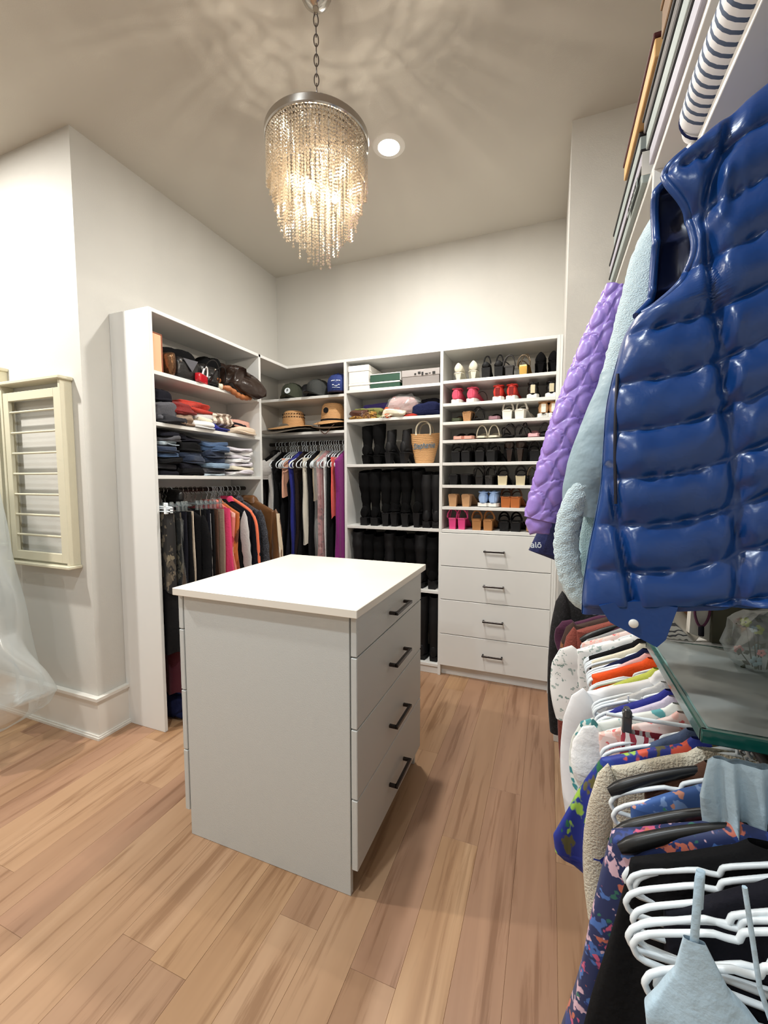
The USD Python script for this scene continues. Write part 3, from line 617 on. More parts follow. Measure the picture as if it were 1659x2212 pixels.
bag('handbag', 'black patent bag with upright straps and silver ring in the middle of the bag shelf', superell(.14, .15, .12, .5, .6, 34, 20, amp=.03, ns=14, seed=8, ridge=.012), 'leather_black', (-1.86, 1.93, ZB), 0,
    [('strap', cat(arc_strap(.07, -.03, .03, .10, .11, -.4, .004, 1, 1.2), arc_strap(.075, .02, .02, .09, .10, -.5, .004, 1, 1.4)), 'leather_black'), ('buckle', sph((.085, -.005, .09), .008), 'chrome')])
bag('handbag', 'slouchy black tote with metal eyelet behind the patent bag', superell(.16, .20, .20, .6, .8, 34, 20, amp=.05, ns=9, seed=12, ridge=.016), 'suede_black', (-1.955, 2.03, ZB), 0, [('eyelet', move(tube([(0, .013 * math.cos(q), .013 * math.sin(q)) for q in np.linspace(0, 2 * PI, 14, endpoint=False)], .003, 5, closed=True), (.072, .03, .165)), 'chrome')])
t = thing('handbag', 'large crumpled dark brown glossy leather hobo bag drooping over the bag shelf edge', 'bag', (-1.885, 2.175, ZB))
R_ = superell(.27, .28, .175, .62, .75, 34, 22, amp=.06, ns=15, seed=21, flatbot=True, ridge=.022, rs=12); v = R_[0].copy(); v[:, 0] += .02 * np.clip(v[:, 0] / .13, 0, 1); k = np.clip((v[:, 0] - .100) / .05, 0, 1) * np.clip((v[:, 1] + .04) / .15, 0, 1.1)
v[:, 0] += k * .05; v[:, 2] -= k * (.085 + .02 * np.sin(v[:, 1] * 40)); obj('body', (v, R_[1]), 'leather_brown', t, 60)
obj('clasp', box(-.005, .006, -.075, -.03, .135, .143, .002), 'gold', t, False); obj('strap_ring', sph((.07, .05, .13), .009), 'gold', t, 60)
v = smoothpath([(-1.800, 1.985, ZB + .012), (-1.775, 2.03, ZB + .008), (-1.770, 2.09, ZB - .014), (-1.772, 2.15, ZB - .022), (-1.775, 2.215, ZB - .012)], 6)
t = thing('bag_strap', 'braided tan leather strap hanging over the bag shelf edge', 'strap'); obj('braid', tube(v, .0155 + .003 * np.sin(np.arange(len(v)) * 1.6), 9), 'leather_tan', t, 60)
obj('tassel_bead', sph((-1.80, 1.975, ZB + .045), .015), 'leather_tan', t, True); obj('end_band', tube(v[:3] - [0.0, .012, 0], .017, 9), 'cloth_cream', t, 60)

# ---------------------------------------------------------------- sweaters
ZS = 1.5544 + T; ZJ = 1.2954 + T
def lump(name, label, category, m, loc, size, rz=0, seed=0, layers=0, amp=.03, ns=12, rx=0, ry=0, group=None, e=.5, m2=None):
    t = thing(name, label, category, loc, rz, group, rx, ry); w, d, h = size
    obj('folded_body', superell(w, d, h, e, .45, 38, 20, amp, ns, seed, layers, .16, ridge=min(.010, h * .12), rs=13), m, t, 60)
    obj('fold_edge', move(superell(w * .94, d * .92, h * .34, .7, .4, 24, 8, amp * .6, ns, seed + 4), (w * .045, 0, h * .05)), m2 or m, t, 60)
    return t
for nm, lb, m, y, z, sz, sd, x in (
    ('sweater', 'dark grey bulky sweater against the end panel on the sweater shelf', 'cloth_slate', 1.628, 0, (.20, .14, .12), 1, -1.895),
    ('sweater', 'charcoal sweater at the bottom corner under the grey one', 'cloth_charcoal', 1.640, 0, (.17, .15, .055), 2, -1.850),
    ('sweater', 'black folded sweater at the back above the grey one', 'cloth_ink', 1.628, .105, (.20, .13, .075), 3, -1.925),
    ('sweater', 'deep red folded sweater left of the orange red one', 'cloth_dark_red', 1.735, .055, (.20, .17, .075), 4, -1.885),
    ('sweater', 'large orange red sweater heaped on top of the sweater shelf', 'cloth_red', 1.835, .075, (.20, .24, .085), 5, -1.905),
    ('sweater', 'taupe brown rolled sweater at the front of the sweater shelf', 'cloth_taupe', 1.725, 0, (.15, .14, .065), 6, -1.858),
    ('sweater', 'light grey folded knit under the orange red sweater', 'cloth_light_grey', 1.870, .045, (.18, .14, .038), 7, -1.880),
    ('sweater', 'bright white knit hanging at the shelf front below the cream one', 'cloth_white', 1.850, 0, (.17, .16, .045), 8, -1.855),
    ('sweater', 'cream folded knit on the white one', 'cloth_cream', 1.860, .030, (.16, .13, .025), 9, -1.872),
    ('sweater', 'beige and brown striped sweater in the middle of the sweater shelf', 'sw_stripe', 2.010, .030, (.20, .18, .085), 10, -1.890),
    ('sweater', 'violet blue knit at the front of the sweater shelf', 'cloth_royal', 1.985, 0, (.16, .15, .040), 11, -1.855),
    ('sweater', 'dusty pink sweater at the back by the bay divider', 'cloth_coral2', 2.200, .045, (.20, .20, .060), 12, -1.915),
    ('sweater', 'black folded knit between the striped and the dusty pink sweaters', 'cloth_ink', 2.165, .030, (.17, .17, .035), 13, -1.890),
    ('sweater', 'pale beige sweater sloping down beside the bay divider', 'cloth_cream2', 2.185, 0, (.19, .22, .048), 14, -1.860)):
    if m == 'sw_stripe' and m not in MATS: stripe_fab('sw_stripe', (140, 120, 104), (228, 214, 200), 7, 'y', 3, .6)
    if m == 'cloth_coral2' and m not in MATS: fabric('cloth_coral2', (206, 156, 140))
    if m == 'cloth_cream2' and m not in MATS: fabric('cloth_cream2', (226, 208, 186))
    lump(nm, lb, 'sweater', m, (x, y, ZS + z), sz, seed=sd, layers=2 if sd in (4, 5, 6, 10) else 0, amp=.045, ns=11, e=.6)

# ---------------------------------------------------------------- jeans and white trousers, in four stacks
stacks = [(1.632, [('cloth_ink', .030), ('cloth_charcoal', .028), ('cloth_black', .032), ('cloth_denim', .026), ('cloth_denim_dark', .034), ('cloth_denim_pale', .024), ('cloth_slate', .020), ('cloth_ink', .022)]),
          (1.775, [('cloth_black', .034), ('cloth_ink', .030), ('cloth_denim_dark', .034), ('cloth_denim_dark', .030), ('cloth_black', .050), ('cloth_ink', .03)]),
          (1.955, [('cloth_denim_pale', .014), ('cloth_slate', .030), ('cloth_denim_light', .026), ('cloth_denim_dark', .030), ('cloth_denim_dark', .038), ('cloth_denim', .030), ('cloth_denim', .024)]),
          (2.185, [('cloth_white', .014), ('cloth_lilac2', .022), ('cloth_cream', .026), ('cloth_lilac2', .022), ('cloth_white', .020), ('cloth_lilac2', .024), ('cloth_white', .026), ('cloth_lilac2', .022)])]
fabric('cloth_lilac2', (214, 210, 218))
cname = dict(cloth_ink='blue black', cloth_charcoal='charcoal', cloth_black='black', cloth_denim='mid blue', cloth_denim_dark='dark blue', cloth_denim_pale='pale blue', cloth_slate='grey', cloth_denim_light='light blue', cloth_white='white', cloth_lilac2='lavender white', cloth_cream='cream')
where = ['stack beside the end panel', 'second stack from the end panel', 'third stack from the end panel', 'white stack beside the bay divider']
rng = random.Random(3)
for si, (y, items) in enumerate(stacks):
    z = ZJ
    for ii, (m, h) in enumerate(items):
        lump('folded_jeans' if si < 3 else 'folded_trousers', f'folded {cname[m]} {"jeans" if si < 3 else "trousers"}, {ORD[ii]} from the bottom in the {where[si]}', 'jeans' if si < 3 else 'trousers', m, (-1.900 + rng.uniform(-.012, .012), y + rng.uniform(-.012, .012), z),
             (.21, (.130, .155, .185, .195)[si] + rng.uniform(-.012, .015), h * 1.18), rz=rng.uniform(-.16, .16), seed=si * 20 + ii, amp=.030, ns=13, group=['jeans on the lowest shelf of the left unit', 'white trousers on the lowest shelf'][si == 3], e=.42, rx=rng.uniform(-.05, .05))
        z += h

# ---------------------------------------------------------------- clothes on the left rod
RX, RZL = -1.925, 1.226
NZ = RZL - RODUP - 0.0035
def short(lb, n=11):
    w_ = lb.split(); return ' '.join(w_[:n]).rstrip(',')
left_items = [  # y, label, category, material, kind, keywords
    (1.560, 'black skirt printed with taupe leaves, first from the end panel on the left rod', 'skirt', 'print_leaf_dark', 'pants', dict(w=.36, L=.40)),
    (1.600, 'black leaf-printed trousers under clear wrap, second from the end panel', 'trousers', 'print_leaf_dark', 'pants', dict(w=.37, L=.41)),
    (1.640, 'black trousers, third garment from the end panel on the left rod', 'trousers', 'cloth_ink', 'pants', dict(w=.36, L=.52)),
    (1.668, 'black trousers, fourth garment from the end panel on the left rod', 'trousers', 'cloth_black', 'pants', dict(w=.36, L=.55)),
    (1.690, 'narrow tan belt-like garment between the black trousers on the left rod', 'garment', 'cloth_cream2', 'pants', dict(w=.35, L=.62, th=.005)),
    (1.722, 'black puffy-collared jacket with silver zip on the left rod', 'jacket', 'cloth_black', 'jacket', dict(w=.40, L=.60, th=.018, sl=.5, sw=.034)),
    (1.766, 'black trousers behind the zipped jacket on the left rod', 'trousers', 'cloth_black', 'pants', dict(w=.37, L=.60)),
    (1.796, 'black trousers with grey side piping on the left rod', 'trousers', 'cloth_ink', 'pants', dict(w=.37, L=.60)),
    (1.830, 'black trousers just before the taupe trousers on the left rod', 'trousers', 'cloth_black', 'pants', dict(w=.36, L=.60)),
    (1.866, 'dark brown trousers beside the taupe trousers on the left rod', 'trousers', 'cloth_brown', 'pants', dict(w=.35, L=.58)),
    (1.896, 'taupe trousers beside the hot pink top on the left rod', 'trousers', 'cloth_taupe', 'pants', dict(w=.38, L=.62)),
    (1.942, 'hot pink dress on the left rod', 'dress', 'cloth_pink', 'pants', dict(w=.38, L=.60, flare=.03, th=.02)),
    (1.985, 'coral floral blouse beside the hot pink dress', 'blouse', 'print_coral', 'top', dict(w=.38, L=.62, flare=.05, th=.018)),
    (2.020, 'orange brown tiger-print ruched top on the left rod', 'top', 'print_tiger', 'top', dict(w=.38, L=.46, th=.018)),
    (2.060, 'black and white blouse with white sleeve on the left rod', 'blouse', 'cloth_black', 'top', dict(w=.38, L=.6, sl=.5, sw=.034)),
    (2.112, 'black jacket with orange and pink trimmed shoulder on the left rod', 'jacket', 'cloth_ink', 'jacket', dict(w=.42, L=.62, sl=.55, th=.02, sw=.036)),
    (2.190, 'grey tweed jacket on the left rod', 'jacket', 'tweed', 'jacket', dict(w=.42, L=.62, sl=.56, th=.022, sw=.040)),
    (2.262, 'brown satin jacket with snake-print edging, nearest the bay divider', 'jacket', 'satin_brown', 'jacket', dict(w=.44, L=.66, sl=.60, th=.026)),
]
m2s = {14: {'sleeve': 'cloth_light_grey'}, 15: {'collar': 'cloth_pink'}}
fabric('coral_orange', (238, 120, 84))
hg0 = {}
for i, (y, lb, ct, m, kind, kw) in enumerate(left_items):
    clip = kind == 'pants'
    dz = -0.042 if clip else 0.0
    t = hang_garment(ct.replace(' ', '_'), lb, ct, m, kind, (RX + (0.02 if i < 15 else 0.03) + (0.05 if i >= 17 else 0), y, NZ + dz), 0.0 if i < 15 else (-.04, -.06, -.10)[i - 15], m2=m2s.get(i), seed=i * 5 + 2, folds=10, amp=.006, **kw)
    if i == 5: obj('zip', tube([(.185, .004, -.02), (.19, .006, -.3), (.188, .004, -.58)], .0022, 6), 'chrome', t, 60); obj('puffy_collar', superell(.15, .05, .07, .6, .6, amp=.015, seed=4), 'leather_black', t, 60)
    if i == 7: obj('piping', tube([(.186, 0, -.02), (.188, .002, -.3), (.187, .0, -.58)], .0022, 6), 'cloth_grey', t, 60)
    if i == 17: obj('edging', cloth_tube([(-.09, .245, .258, .014), (-.3, .262, .277, .016), (-.66, .265, .281, .016)], 4, m=12, amp=.001), 'print_snake', t, 60)
    if i == 15: obj('trim', tube(smoothpath([(.05, .0, .008), (.15, .0, -.042), (.215, 0, -.09), (.245, 0, -.2), (.255, 0, -.42)], 5), .010, 8), 'coral_orange', t, 60)
    loc = (RX, y, NZ)
    sh = short(lb)
    if clip:
        if 'c' not in hg0: hg0['c'] = wire_hanger('clip_hanger', f'clear clip hanger holding the {sh}', 'clear_clip', loc, 0, 'clear clip hangers on the left rod', w=.36, clips=True)
        else: dup(hg0['c'], f'clear clip hanger holding the {sh}', loc)
    else:
        if 'w' not in hg0: hg0['w'] = tubular_hanger('plastic_hanger', f'white plastic hanger holding the {sh}', 'plastic_white', loc, 0, 'white hangers on the left rod', w=.38, r=.0036)
        else: dup(hg0['w'], f'white plastic hanger holding the {sh}', loc)
for k, y in enumerate((2.032, 2.046, 2.082, 2.095, 2.150, 2.225)):
    dup(hg0['w'], f'bare white hanger hook, {ORD[k]} from the end panel among white hooks', (RX, y, NZ), rz=.02 * (k % 3 - 1))
t = wire_hanger('clip_hanger', 'white slotted clip hanger nearest the end panel on the left rod', 'plastic_white', (RX + .02, 1.545, NZ - .002), 0, None, w=.37, clips=True, m_clip='plastic_white')
obj('slot_bar', cat(box(-.15, .19, -.004, .004, -.022, -.016, .001), box(-.15, .19, -.004, .004, -.036, -.030, .001), box(.178, .19, -.004, .004, -.04, -.012, .001)), 'plastic_white', t, False)
t = thing('garment_cover', 'clear plastic wrap over the leaf-printed trousers on the left rod', 'garment cover', (RX + .02, 1.60, NZ - .02)); obj('film', cloth_tube([(0, -.1, .12, .01), (-.06, -.19, .195, .018), (-.42, -.20, .20, .02)], 77, folds=9, amp=.004, edge=.012), 'thin_wrap', t, False)
hang_garment('long_dress', 'long maroon dress low down behind the end panel', 'dress', 'cloth_maroon', 'pants', (RX + .03, 1.628, .72), 0, seed=90, w=.40, L=.56, th=.03, amp=.008)
hang_garment('long_dress', 'long black skirt hanging low beside the maroon dress', 'skirt', 'cloth_black', 'pants', (RX + .02, 1.57, .74), 0, seed=91, w=.38, L=.34, th=.02, amp=.008)
lump('bundle', 'navy fabric bundle on the floor inside the left unit', 'bundle', 'cloth_navy', (-1.90, 1.70, 0), (.22, .2, .14), seed=44, amp=.05)

# ---------------------------------------------------------------- caps and straw hats in the corner bay
ZC1, ZC2 = 1.8644 + T, 1.6174 + T
mat('cap_olive', (58, 62, 48), .85, .2, 150); mat('cap_grey', (58, 60, 58), .8, .2, 150); mat('cap_navy', (40, 58, 120), .8, .2, 150); mat('cap_dark', (50, 50, 54), .8, .2, 150)
def cap(label, loc, rz, m, m_bill=None, ry=0, rx=0, patch=None):
    """baseball cap with its bill towards -y"""
    t = thing('baseball_cap', label, 'cap', loc, rz, None, rx, ry); a = np.arange(28) / 28 * 2 * PI
    prof = [(1.0, 0), (1.01, .25), (.98, .5), (.86, .75), (.62, .92), (.3, .99), (.02, 1.0)]
    obj('crown', loft([np.stack([.082 * r * np.cos(a), .096 * r * np.sin(a) - .004 * z, .008 + .118 * z + 0 * a], -1) for r, z in prof]), m, t, 60)
    obj('button', sph((0, -.004, .127), .007), m, t, True)
    obj('seam', cat(*[tube([(.0835 * r * math.cos(q), .0975 * r * math.sin(q) - .004 * z, .009 + .1185 * z) for r, z in prof], .0011, 4) for q in (PI / 2, PI / 2 + PI / 3, PI / 2 - PI / 3, -PI / 2, -PI / 2 + PI / 3, -PI / 2 - PI / 3)]), m, t, 60)
    u = np.linspace(-1, 1, 13); rows = []
    for q in np.linspace(0, 1, 6):
        rows.append([(.078 * s * (1 - .12 * q), -.088 * math.sqrt(max(0, 1 - .75 * s * s)) - .065 * q * math.sqrt(max(0.0, 1 - s * s * .9)), .026 - .017 * s * s - .006 * q) for s in u])
    top = np.array(rows); bot = top - [0, 0, .004]; ring = [np.vstack([top[k], bot[k][::-1]]) for k in range(6)]
    obj('bill', loft(ring, cap1=True), m_bill or m, t, 50)
    if patch: patch(t)
    return t
def badge_p(t):
    obj('badge', move(lathe([(.0001, 0), (.022, 0), (.022, -.003), (.0001, -.003)], 24), (0, -.099, .058), rx=PI / 2 - .22), 'plastic_white', t, 40, label='round white badge with a letter P')
    tm = meshkit.text_mesh('P', .018, .0012); obj('letter', move(tm, (-.006, -.1035, .0495), rx=PI / 2 - .22), 'cloth_black', t, False)
def badge_anchor(t):
    def put(m, x, z, rz=0): return move(move(m, (0, 0, 0), rz=rz), (x, -.0975 + .25 * max(0, z - .05), z), rx=PI / 2 - .3)
    a = np.linspace(PI * 1.1, PI * 1.9, 9)
    anchor = cat(box(-.002, .002, -.014, .014, 0, .0015, 0), box(-.008, .008, .006, .009, 0, .0015, 0), tube([(.012 * math.cos(q), .012 * math.sin(q) - .002, .0007) for q in a], .0018, 5), tube([(.0035 * math.cos(q), .0175 + .0035 * math.sin(q), .0007) for q in np.linspace(0, 2 * PI, 9)], .0012, 5))
    obj('emblem', cat(put(anchor, 0, .066), *[put(box(-.002, .002, -.003, .003 + .001 * (k % 2), 0, .0015, 0), -.030 + .0066 * k, .091 - .00012 * (k - 4.5) ** 2) for k in range(10) if k != 4], *[put(box(-.0022, .0022, -.0035, .0035, 0, .0015, 0), x_, .062) for x_ in (-.024, -.018, .018, .024)], put(box(-.028, .028, -.0014, .0014, 0, .0015, 0), 0, .044, -.06)), 'plastic_white', t, False, label='white printed anchor emblem')
cap('olive baseball cap with round white P badge on the cap shelf', (-1.815, 2.765, ZC1), .15, 'cap_olive', patch=badge_p)
cap('dark grey baseball cap in the middle of the cap shelf', (-1.60, 2.77, ZC1 + .012), -.12, 'cap_grey', 'cap_grey')
cap('dark cap lying behind between the olive and dark grey caps', (-1.72, 2.85, ZC1 + .004), .6, 'cap_dark')
cap('blue baseball cap with white anchor emblem and dark bill', (-1.425, 2.765, ZC1 + .035), .25, 'cap_navy', 'leather_brown', rx=.30, patch=badge_anchor)
cap('charcoal cap tucked behind the blue cap', (-1.50, 2.86, ZC1), .1, 'cap_dark')
mk('straw', {'tc': ('texture_coordinate', {}), 'w': ('wave_texture', {'scale': 55.0, 'bands_direction': 'z', 'distortion': 2.0, 'detail': 2.0, 'detail_scale': 3.0}), 'r': ('rgb_ramp', {'ramp': [(.2, lin((176, 130, 84))), (.7, lin((214, 168, 116)))]}), 'b': ('bump', {'strength': .4, 'distance': .003}), 'p': ('principled_bsdf', {'roughness': .75})},
   [('tc.object', 'w.vector'), ('w.fac', 'r.fac'), ('r.color', 'p.base_color'), ('w.fac', 'b.height'), ('b.normal', 'p.normal')])
fabric('straw_dark', (96, 74, 50)); fabric('hat_grey', (92, 84, 72))
def sunhat(label, loc, rz, r, crown_h, crown_r, m, band=None, wav=.012, dents=False, droop=.02, rx=0, ry=0, over=0):
    t = thing('sun_hat', label, 'hat', loc, rz, None, rx, ry); a = np.arange(40) / 40 * 2 * PI; z0 = .05
    def ring(rad, z, wv=0): return np.stack([rad * np.cos(a), rad * .92 * np.sin(a), z + wv * np.cos(2 * a + .4) + 0 * a], -1)
    obj('crown', loft([ring(crown_r * q, z0 + crown_h * z) for q, z in ((1.0, 0), (.985, .3), (.94, .62), (.86, .84), (.72, .95), (.5, .985 if not dents else .93), (.25, .99 if not dents else .86), (.01, .99 if not dents else .84))]), m, t, 60)
    br = [ring(crown_r * .99 + (r - crown_r) * q, z0 + .004 - droop * q ** 1.3, wav * q) for q in np.linspace(0, 1, 8)]
    if over:                                   # the soft brim sags over the front edge of the shelf
        br = [b - np.stack([0 * b[:, 0], 0 * b[:, 0], .32 * np.clip(-b[:, 1] - over, 0, 1) * (.7 - 1.6 * b[:, 0])], -1) for b in br]
    obj('brim', loft(br + [b - [0, 0, .0035] for b in br[::-1]]), m, t, 60)
    if band: obj('band', loft([ring(crown_r * 1.02, z0 + .004), ring(crown_r * 1.02, z0 + .016), ring(crown_r * .97, z0 + .016)]), band, t, 60)
    return t
t = sunhat('wide-brimmed straw hat with dark woven dashes round the crown, beside the bag shelves', (-1.80, 2.745, ZC2), 0, .195, .120, .086, 'straw', wav=.014)
for z in (.118, .140): obj('woven_dashes', cat(*[move(box(-.006, .006, -.001, .001, -.0022, .0022, 0), (.0845 * math.cos(q), .0845 * .92 * math.sin(q), z), rz=q + PI / 2) for q in np.arange(26) / 26 * 2 * PI]), 'cloth_black', t, False)
t = sunhat('straw fedora with oval black patch and dark band near the boot unit', (-1.475, 2.755, ZC2 + .022), 0, .145, .135, .088, 'straw', 'cloth_black', wav=.010, dents=True)
obj('patch', move(lathe([(.0001, 0), (.020, 0), (.020, -.003), (.0001, -.003)], 20), (-.012, -.083, .125), rx=PI / 2 - .1), 'cloth_black', t, 40, label='oval black patch')
obj('chin_cord', tube(smoothpath([(-.06, -.11, .035), (-.03, -.125, -.02), (.01, -.13, -.045), (.04, -.12, -.01), (.07, -.11, .02)], 5), .003, 6), 'cloth_brown', t, 60)
sunhat('grey brown floppy hat lying under the wide straw hat', (-1.83, 2.735, ZC2 - .022), 0, .215, .045, .09, 'hat_grey', wav=.010, droop=.012, over=.085)
sunhat('dark floppy hat lying under the fedora', (-1.48, 2.75, ZC2 - .020), .4, .150, .045, .085, 'straw_dark', 'cloth_black', wav=.014, droop=.006)

# ---------------------------------------------------------------- clothes on the corner rod (hangers along y)
CY, CZ = 2.79, 1.556; NZC = CZ - RODUP - .0035
corner = [
    (-1.985, 'dark grey leather jacket, first on the corner rod beside the bag shelves', 'jacket', 'leather_black', 'jacket', dict(w=.40, L=.50, th=.020, sl=.4)),
    (-1.93, 'pale grey tee shirt with cap sleeves on the corner rod', 'tee shirt', 'cloth_light_grey', 'top', dict(w=.42, L=.50, th=.016, sl=.13, sw=.07)),
    (-1.90, 'black top behind the pale grey tee on the corner rod', 'top', 'cloth_black', 'top', dict(w=.36, L=.80, th=.016)),
    (-1.862, 'black long dress, fourth on the corner rod', 'dress', 'cloth_black', 'strap', dict(w=.36, L=1.0, flare=.03)),
    (-1.83, 'coral satin top showing between black dresses on the corner rod', 'top', 'cloth_peach', 'pants', dict(w=.32, L=.28, th=.014)),
    (-1.79, 'black dress beside the coral satin top', 'dress', 'cloth_ink', 'strap', dict(w=.38, L=1.05, flare=.04)),
    (-1.752, 'royal blue dress on the corner rod', 'dress', 'cloth_royal', 'top', dict(w=.38, L=.85, th=.018)),
    (-1.712, 'black brown cardigan beside the royal blue dress', 'cardigan', 'cloth_brown2', 'top', dict(w=.38, L=.75, th=.016)),
    (-1.68, 'black gown behind the cream blouse', 'gown', 'cloth_black', 'strap', dict(w=.38, L=1.1, flare=.06)),
    (-1.635, 'cream long-sleeved blouse narrowing to a cuff on the corner rod', 'blouse', 'cloth_cream3', 'pants', dict(w=.38, L=.62, th=.022)),
    (-1.598, 'black dress between the cream blouse and the wrapped dress', 'dress', 'cloth_black', 'top', dict(w=.38, L=1.0, th=.018)),
    (-1.560, 'beige satin top beside the wrapped dress', 'top', 'cloth_beige', 'top', dict(w=.36, L=.35, th=.016)),
    (-1.520, 'rose floral dress inside a clear cover on the corner rod', 'dress', 'print_rose', 'top', dict(w=.38, L=1.0, th=.026, flare=.02)),
    (-1.478, 'white garment just behind the wrapped dress', 'dress', 'cloth_white', 'pants', dict(w=.34, L=.95, th=.012)),
    (-1.440, 'black trousers beside the red strap top on the corner rod', 'trousers', 'cloth_black', 'pants', dict(w=.38, L=.95, th=.016)),
    (-1.408, 'narrow coral red top beside the magenta dress', 'top', 'cloth_coral4', 'pants', dict(w=.39, L=.42, th=.008)),
    (-1.370, 'magenta purple long dress nearest the boot unit', 'dress', 'cloth_purple', 'top', dict(w=.40, L=1.05, th=.026, flare=.02)),
]
fabric('cloth_brown2', (44, 34, 32)); fabric('cloth_cream3', (214, 208, 194)); fabric('cloth_coral4', (232, 92, 84))
first = None
for i, (x, lb, ct, m, kind, kw) in enumerate(corner):
    clip = kind == 'pants'
    t = hang_garment(ct.replace(' ', '_'), lb, ct, m, kind, (x, CY, NZC + (-.05 if clip else 0)), -PI / 2, seed=200 + i * 3, folds=12, amp=.006, **kw)
    if first is None: first = tubular_hanger('plastic_hanger', f'white hanger holding the {short(lb)}', 'plastic_white', (x, CY, NZC), -PI / 2, 'white hangers on the corner rod', w=.40, r=.0042)
    else: dup(first, f'white hanger holding the {short(lb)}', (x, CY, NZC), rz=-PI / 2 + .05 * math.sin(i * 2.3))
for k, x in enumerate((-1.955, -1.845, -1.812, -1.73, -1.655, -1.58, -1.54, -1.50, -1.46)):
    dup(first, f'spare white hanger between clothes, {ORD[k]} from the bag shelves on the corner rod', (x, CY, NZC - (.004 if k % 2 else 0)), rz=-PI / 2 + .06 * math.sin(k * 1.7))
t = thing('garment_cover', 'clear crinkled plastic cover over the rose floral dress', 'garment cover', (-1.520, CY, NZC + .01), -PI / 2)
obj('film', cloth_tube([(.01, -.05, .05, .012), (-.02, -.10, .12, .025), (-.09, -.20, .215, .036), (-.5, -.2, .205, .040), (-1.03, -.21, .215, .042)], 31, n=60, m=40, folds=12, amp=.005, edge=.012), 'clear_film', t, 30)
# ---------------------------------------------------------------- boot unit: boxes, scarves, boots, straw bag
def px2x(c, Y=2.66):       # a place along the back units, measured as a column 0..1659, -> x in metres (fixed numbers)
    k = (c - 829.5) / 914.07; return Y * (-0.36337 + 0.93126 * k) / (0.92872 + 0.36437 * k)
B1, B2, B3, B4, B5, B6 = 1.8824 + T, 1.6854 + T, 1.3804 + T, 0.9574 + T, 0.5504 + T, 0.0604 + T
mat('box_white', (236, 234, 228), .5); mat('box_green', (34, 74, 56), .5); mat('box_grey', (142, 136, 134), .55); mat('box_lidgrey', (168, 162, 160), .55); mat('ink', (30, 28, 28), .6)
def carton(label, x0, x1, y0, d, z, h, m, lid=None, ml=None, extra=()):
    t = thing('shoe_box', label, 'box', ((x0 + x1) / 2, y0 + d / 2, z)); w = (x1 - x0) / 2
    obj('box_body', box(-w, w, -d / 2, d / 2, 0, h, .002), m, t, False)
    if lid: obj('lid', box(-w - .003, w + .003, -d / 2 - .003, d / 2 + .003, h - lid, h + .002, .002), ml or m, t, False)
    for pn, me, mm in extra: obj(pn, me, mm, t, False)
carton('white shoe box at the bottom of the white pair on the box shelf', -1.295, -1.145, 2.655, .22, B1, .040, 'box_white', .014)
carton('tall white box with lid on top of another white box', -1.297, -1.150, 2.655, .22, B1 + .043, .115, 'box_white', .038)
carton('lower dark green box with white lid edge beside the white boxes', -1.140, -.930, 2.66, .2, B1, .030, 'box_green', None, None, [('edge', box(-.105, .105, -.102, .1, .030, .040, .001), 'box_white')])
carton('upper dark green box with white rim, standing on the lower green box', -1.140, -.925, 2.66, .2, B1 + .042, .045, 'box_green', None, None, [('edge', cat(box(-.1085, .1085, -.102, .1, .045, .051, .001), box(.1035, .1085, -.102, .1, 0, .045, .001)), 'box_white')])
st = [box(-.04 + k * .024, -.028 + k * .024 + .006 * (k % 2), -.1125, -.111, .055 + .006 * math.sin(k * 2), .066 + .008 * math.sin(k * 1.3), 0) for k in range(6)]
carton('wide grey box with black script marks next to the green boxes', -.915, -.668, 2.665, .2, B1, .095, 'box_grey', .04, 'box_lidgrey', [('script_mark', cat(*[move(m, (0, .0065, .008)) for m in st]), 'ink')])

# scarves and pouches
fabric('cloth_rust2', (196, 84, 40))
sc = lambda lb, m, x, y, z, size, sd, **k: lump('scarf', lb, 'scarf', m, (x, y, z), size, seed=sd, **k)
print_fab('print_olive', (120, 124, 66), [(90, 92, 44), (150, 150, 90), (70, 66, 40)], 24, .4); print_fab('print_gold', (150, 108, 40), [(90, 54, 24), (206, 168, 80), (60, 40, 24)], 45, .4)
fabric('violet_dark', (56, 44, 110)); mat('sheen_brown', (88, 58, 48), .2, .3, 40, coat_weight=.5)
sc('dark violet folded scarf at the back of the scarf shelf', 'violet_dark', -1.11, 2.80, B2, (.26, .14, .125), 1, amp=.02)
sc('olive green printed scarf in front of the violet one', 'print_olive', -1.165, 2.745, B2, (.22, .12, .082), 2, amp=.05)
sc('shiny brown crinkled pouch at the corner of the scarf shelf', 'sheen_brown', -1.235, 2.70, B2, (.11, .09, .062), 3, amp=.04, ns=28)
sc('dark bronze crinkled pouch beside the shiny brown pouch', 'bronze_sheen', -1.175, 2.69, B2, (.08, .07, .045), 4, amp=.04, ns=30)
sc('yellow gold patterned scarf bit at the shelf edge', 'print_gold', -1.135, 2.675, B2, (.06, .05, .050), 5, amp=.03, ns=30)
sc('dark patterned scarf lying flat along the shelf edge', 'print_gold', -1.20, 2.672, B2, (.20, .04, .020), 15, amp=.02, ns=30)
sc('burnt orange scarf leaning beside the cream fringe', 'cloth_rust2', -1.035, 2.70, B2, (.07, .10, .070), 6, amp=.03, ry=.5)
t = sc('navy folded scarf near the shoe unit', 'cloth_navy', -.755, 2.74, B2, (.20, .17, .085), 7, amp=.04, ns=9)
sc('black folded shawl behind the navy scarf', 'cloth_ink', -.76, 2.84, B2, (.2, .12, .13), 8, amp=.03)
sc('orange red scarf strip peeking out under the navy scarf', 'cloth_red', -.865, 2.685, B2, (.10, .05, .016), 9, amp=.01)
t = thing('scarf', 'cream fringed scarf hanging under the pink fluffy cushion', 'scarf', (-.965, 2.685, B2)); obj('folded_body', superell(.16, .09, .058, .6, .6, amp=.03, ns=20, seed=10), 'cloth_cream', t, 60)
rng = random.Random(8)
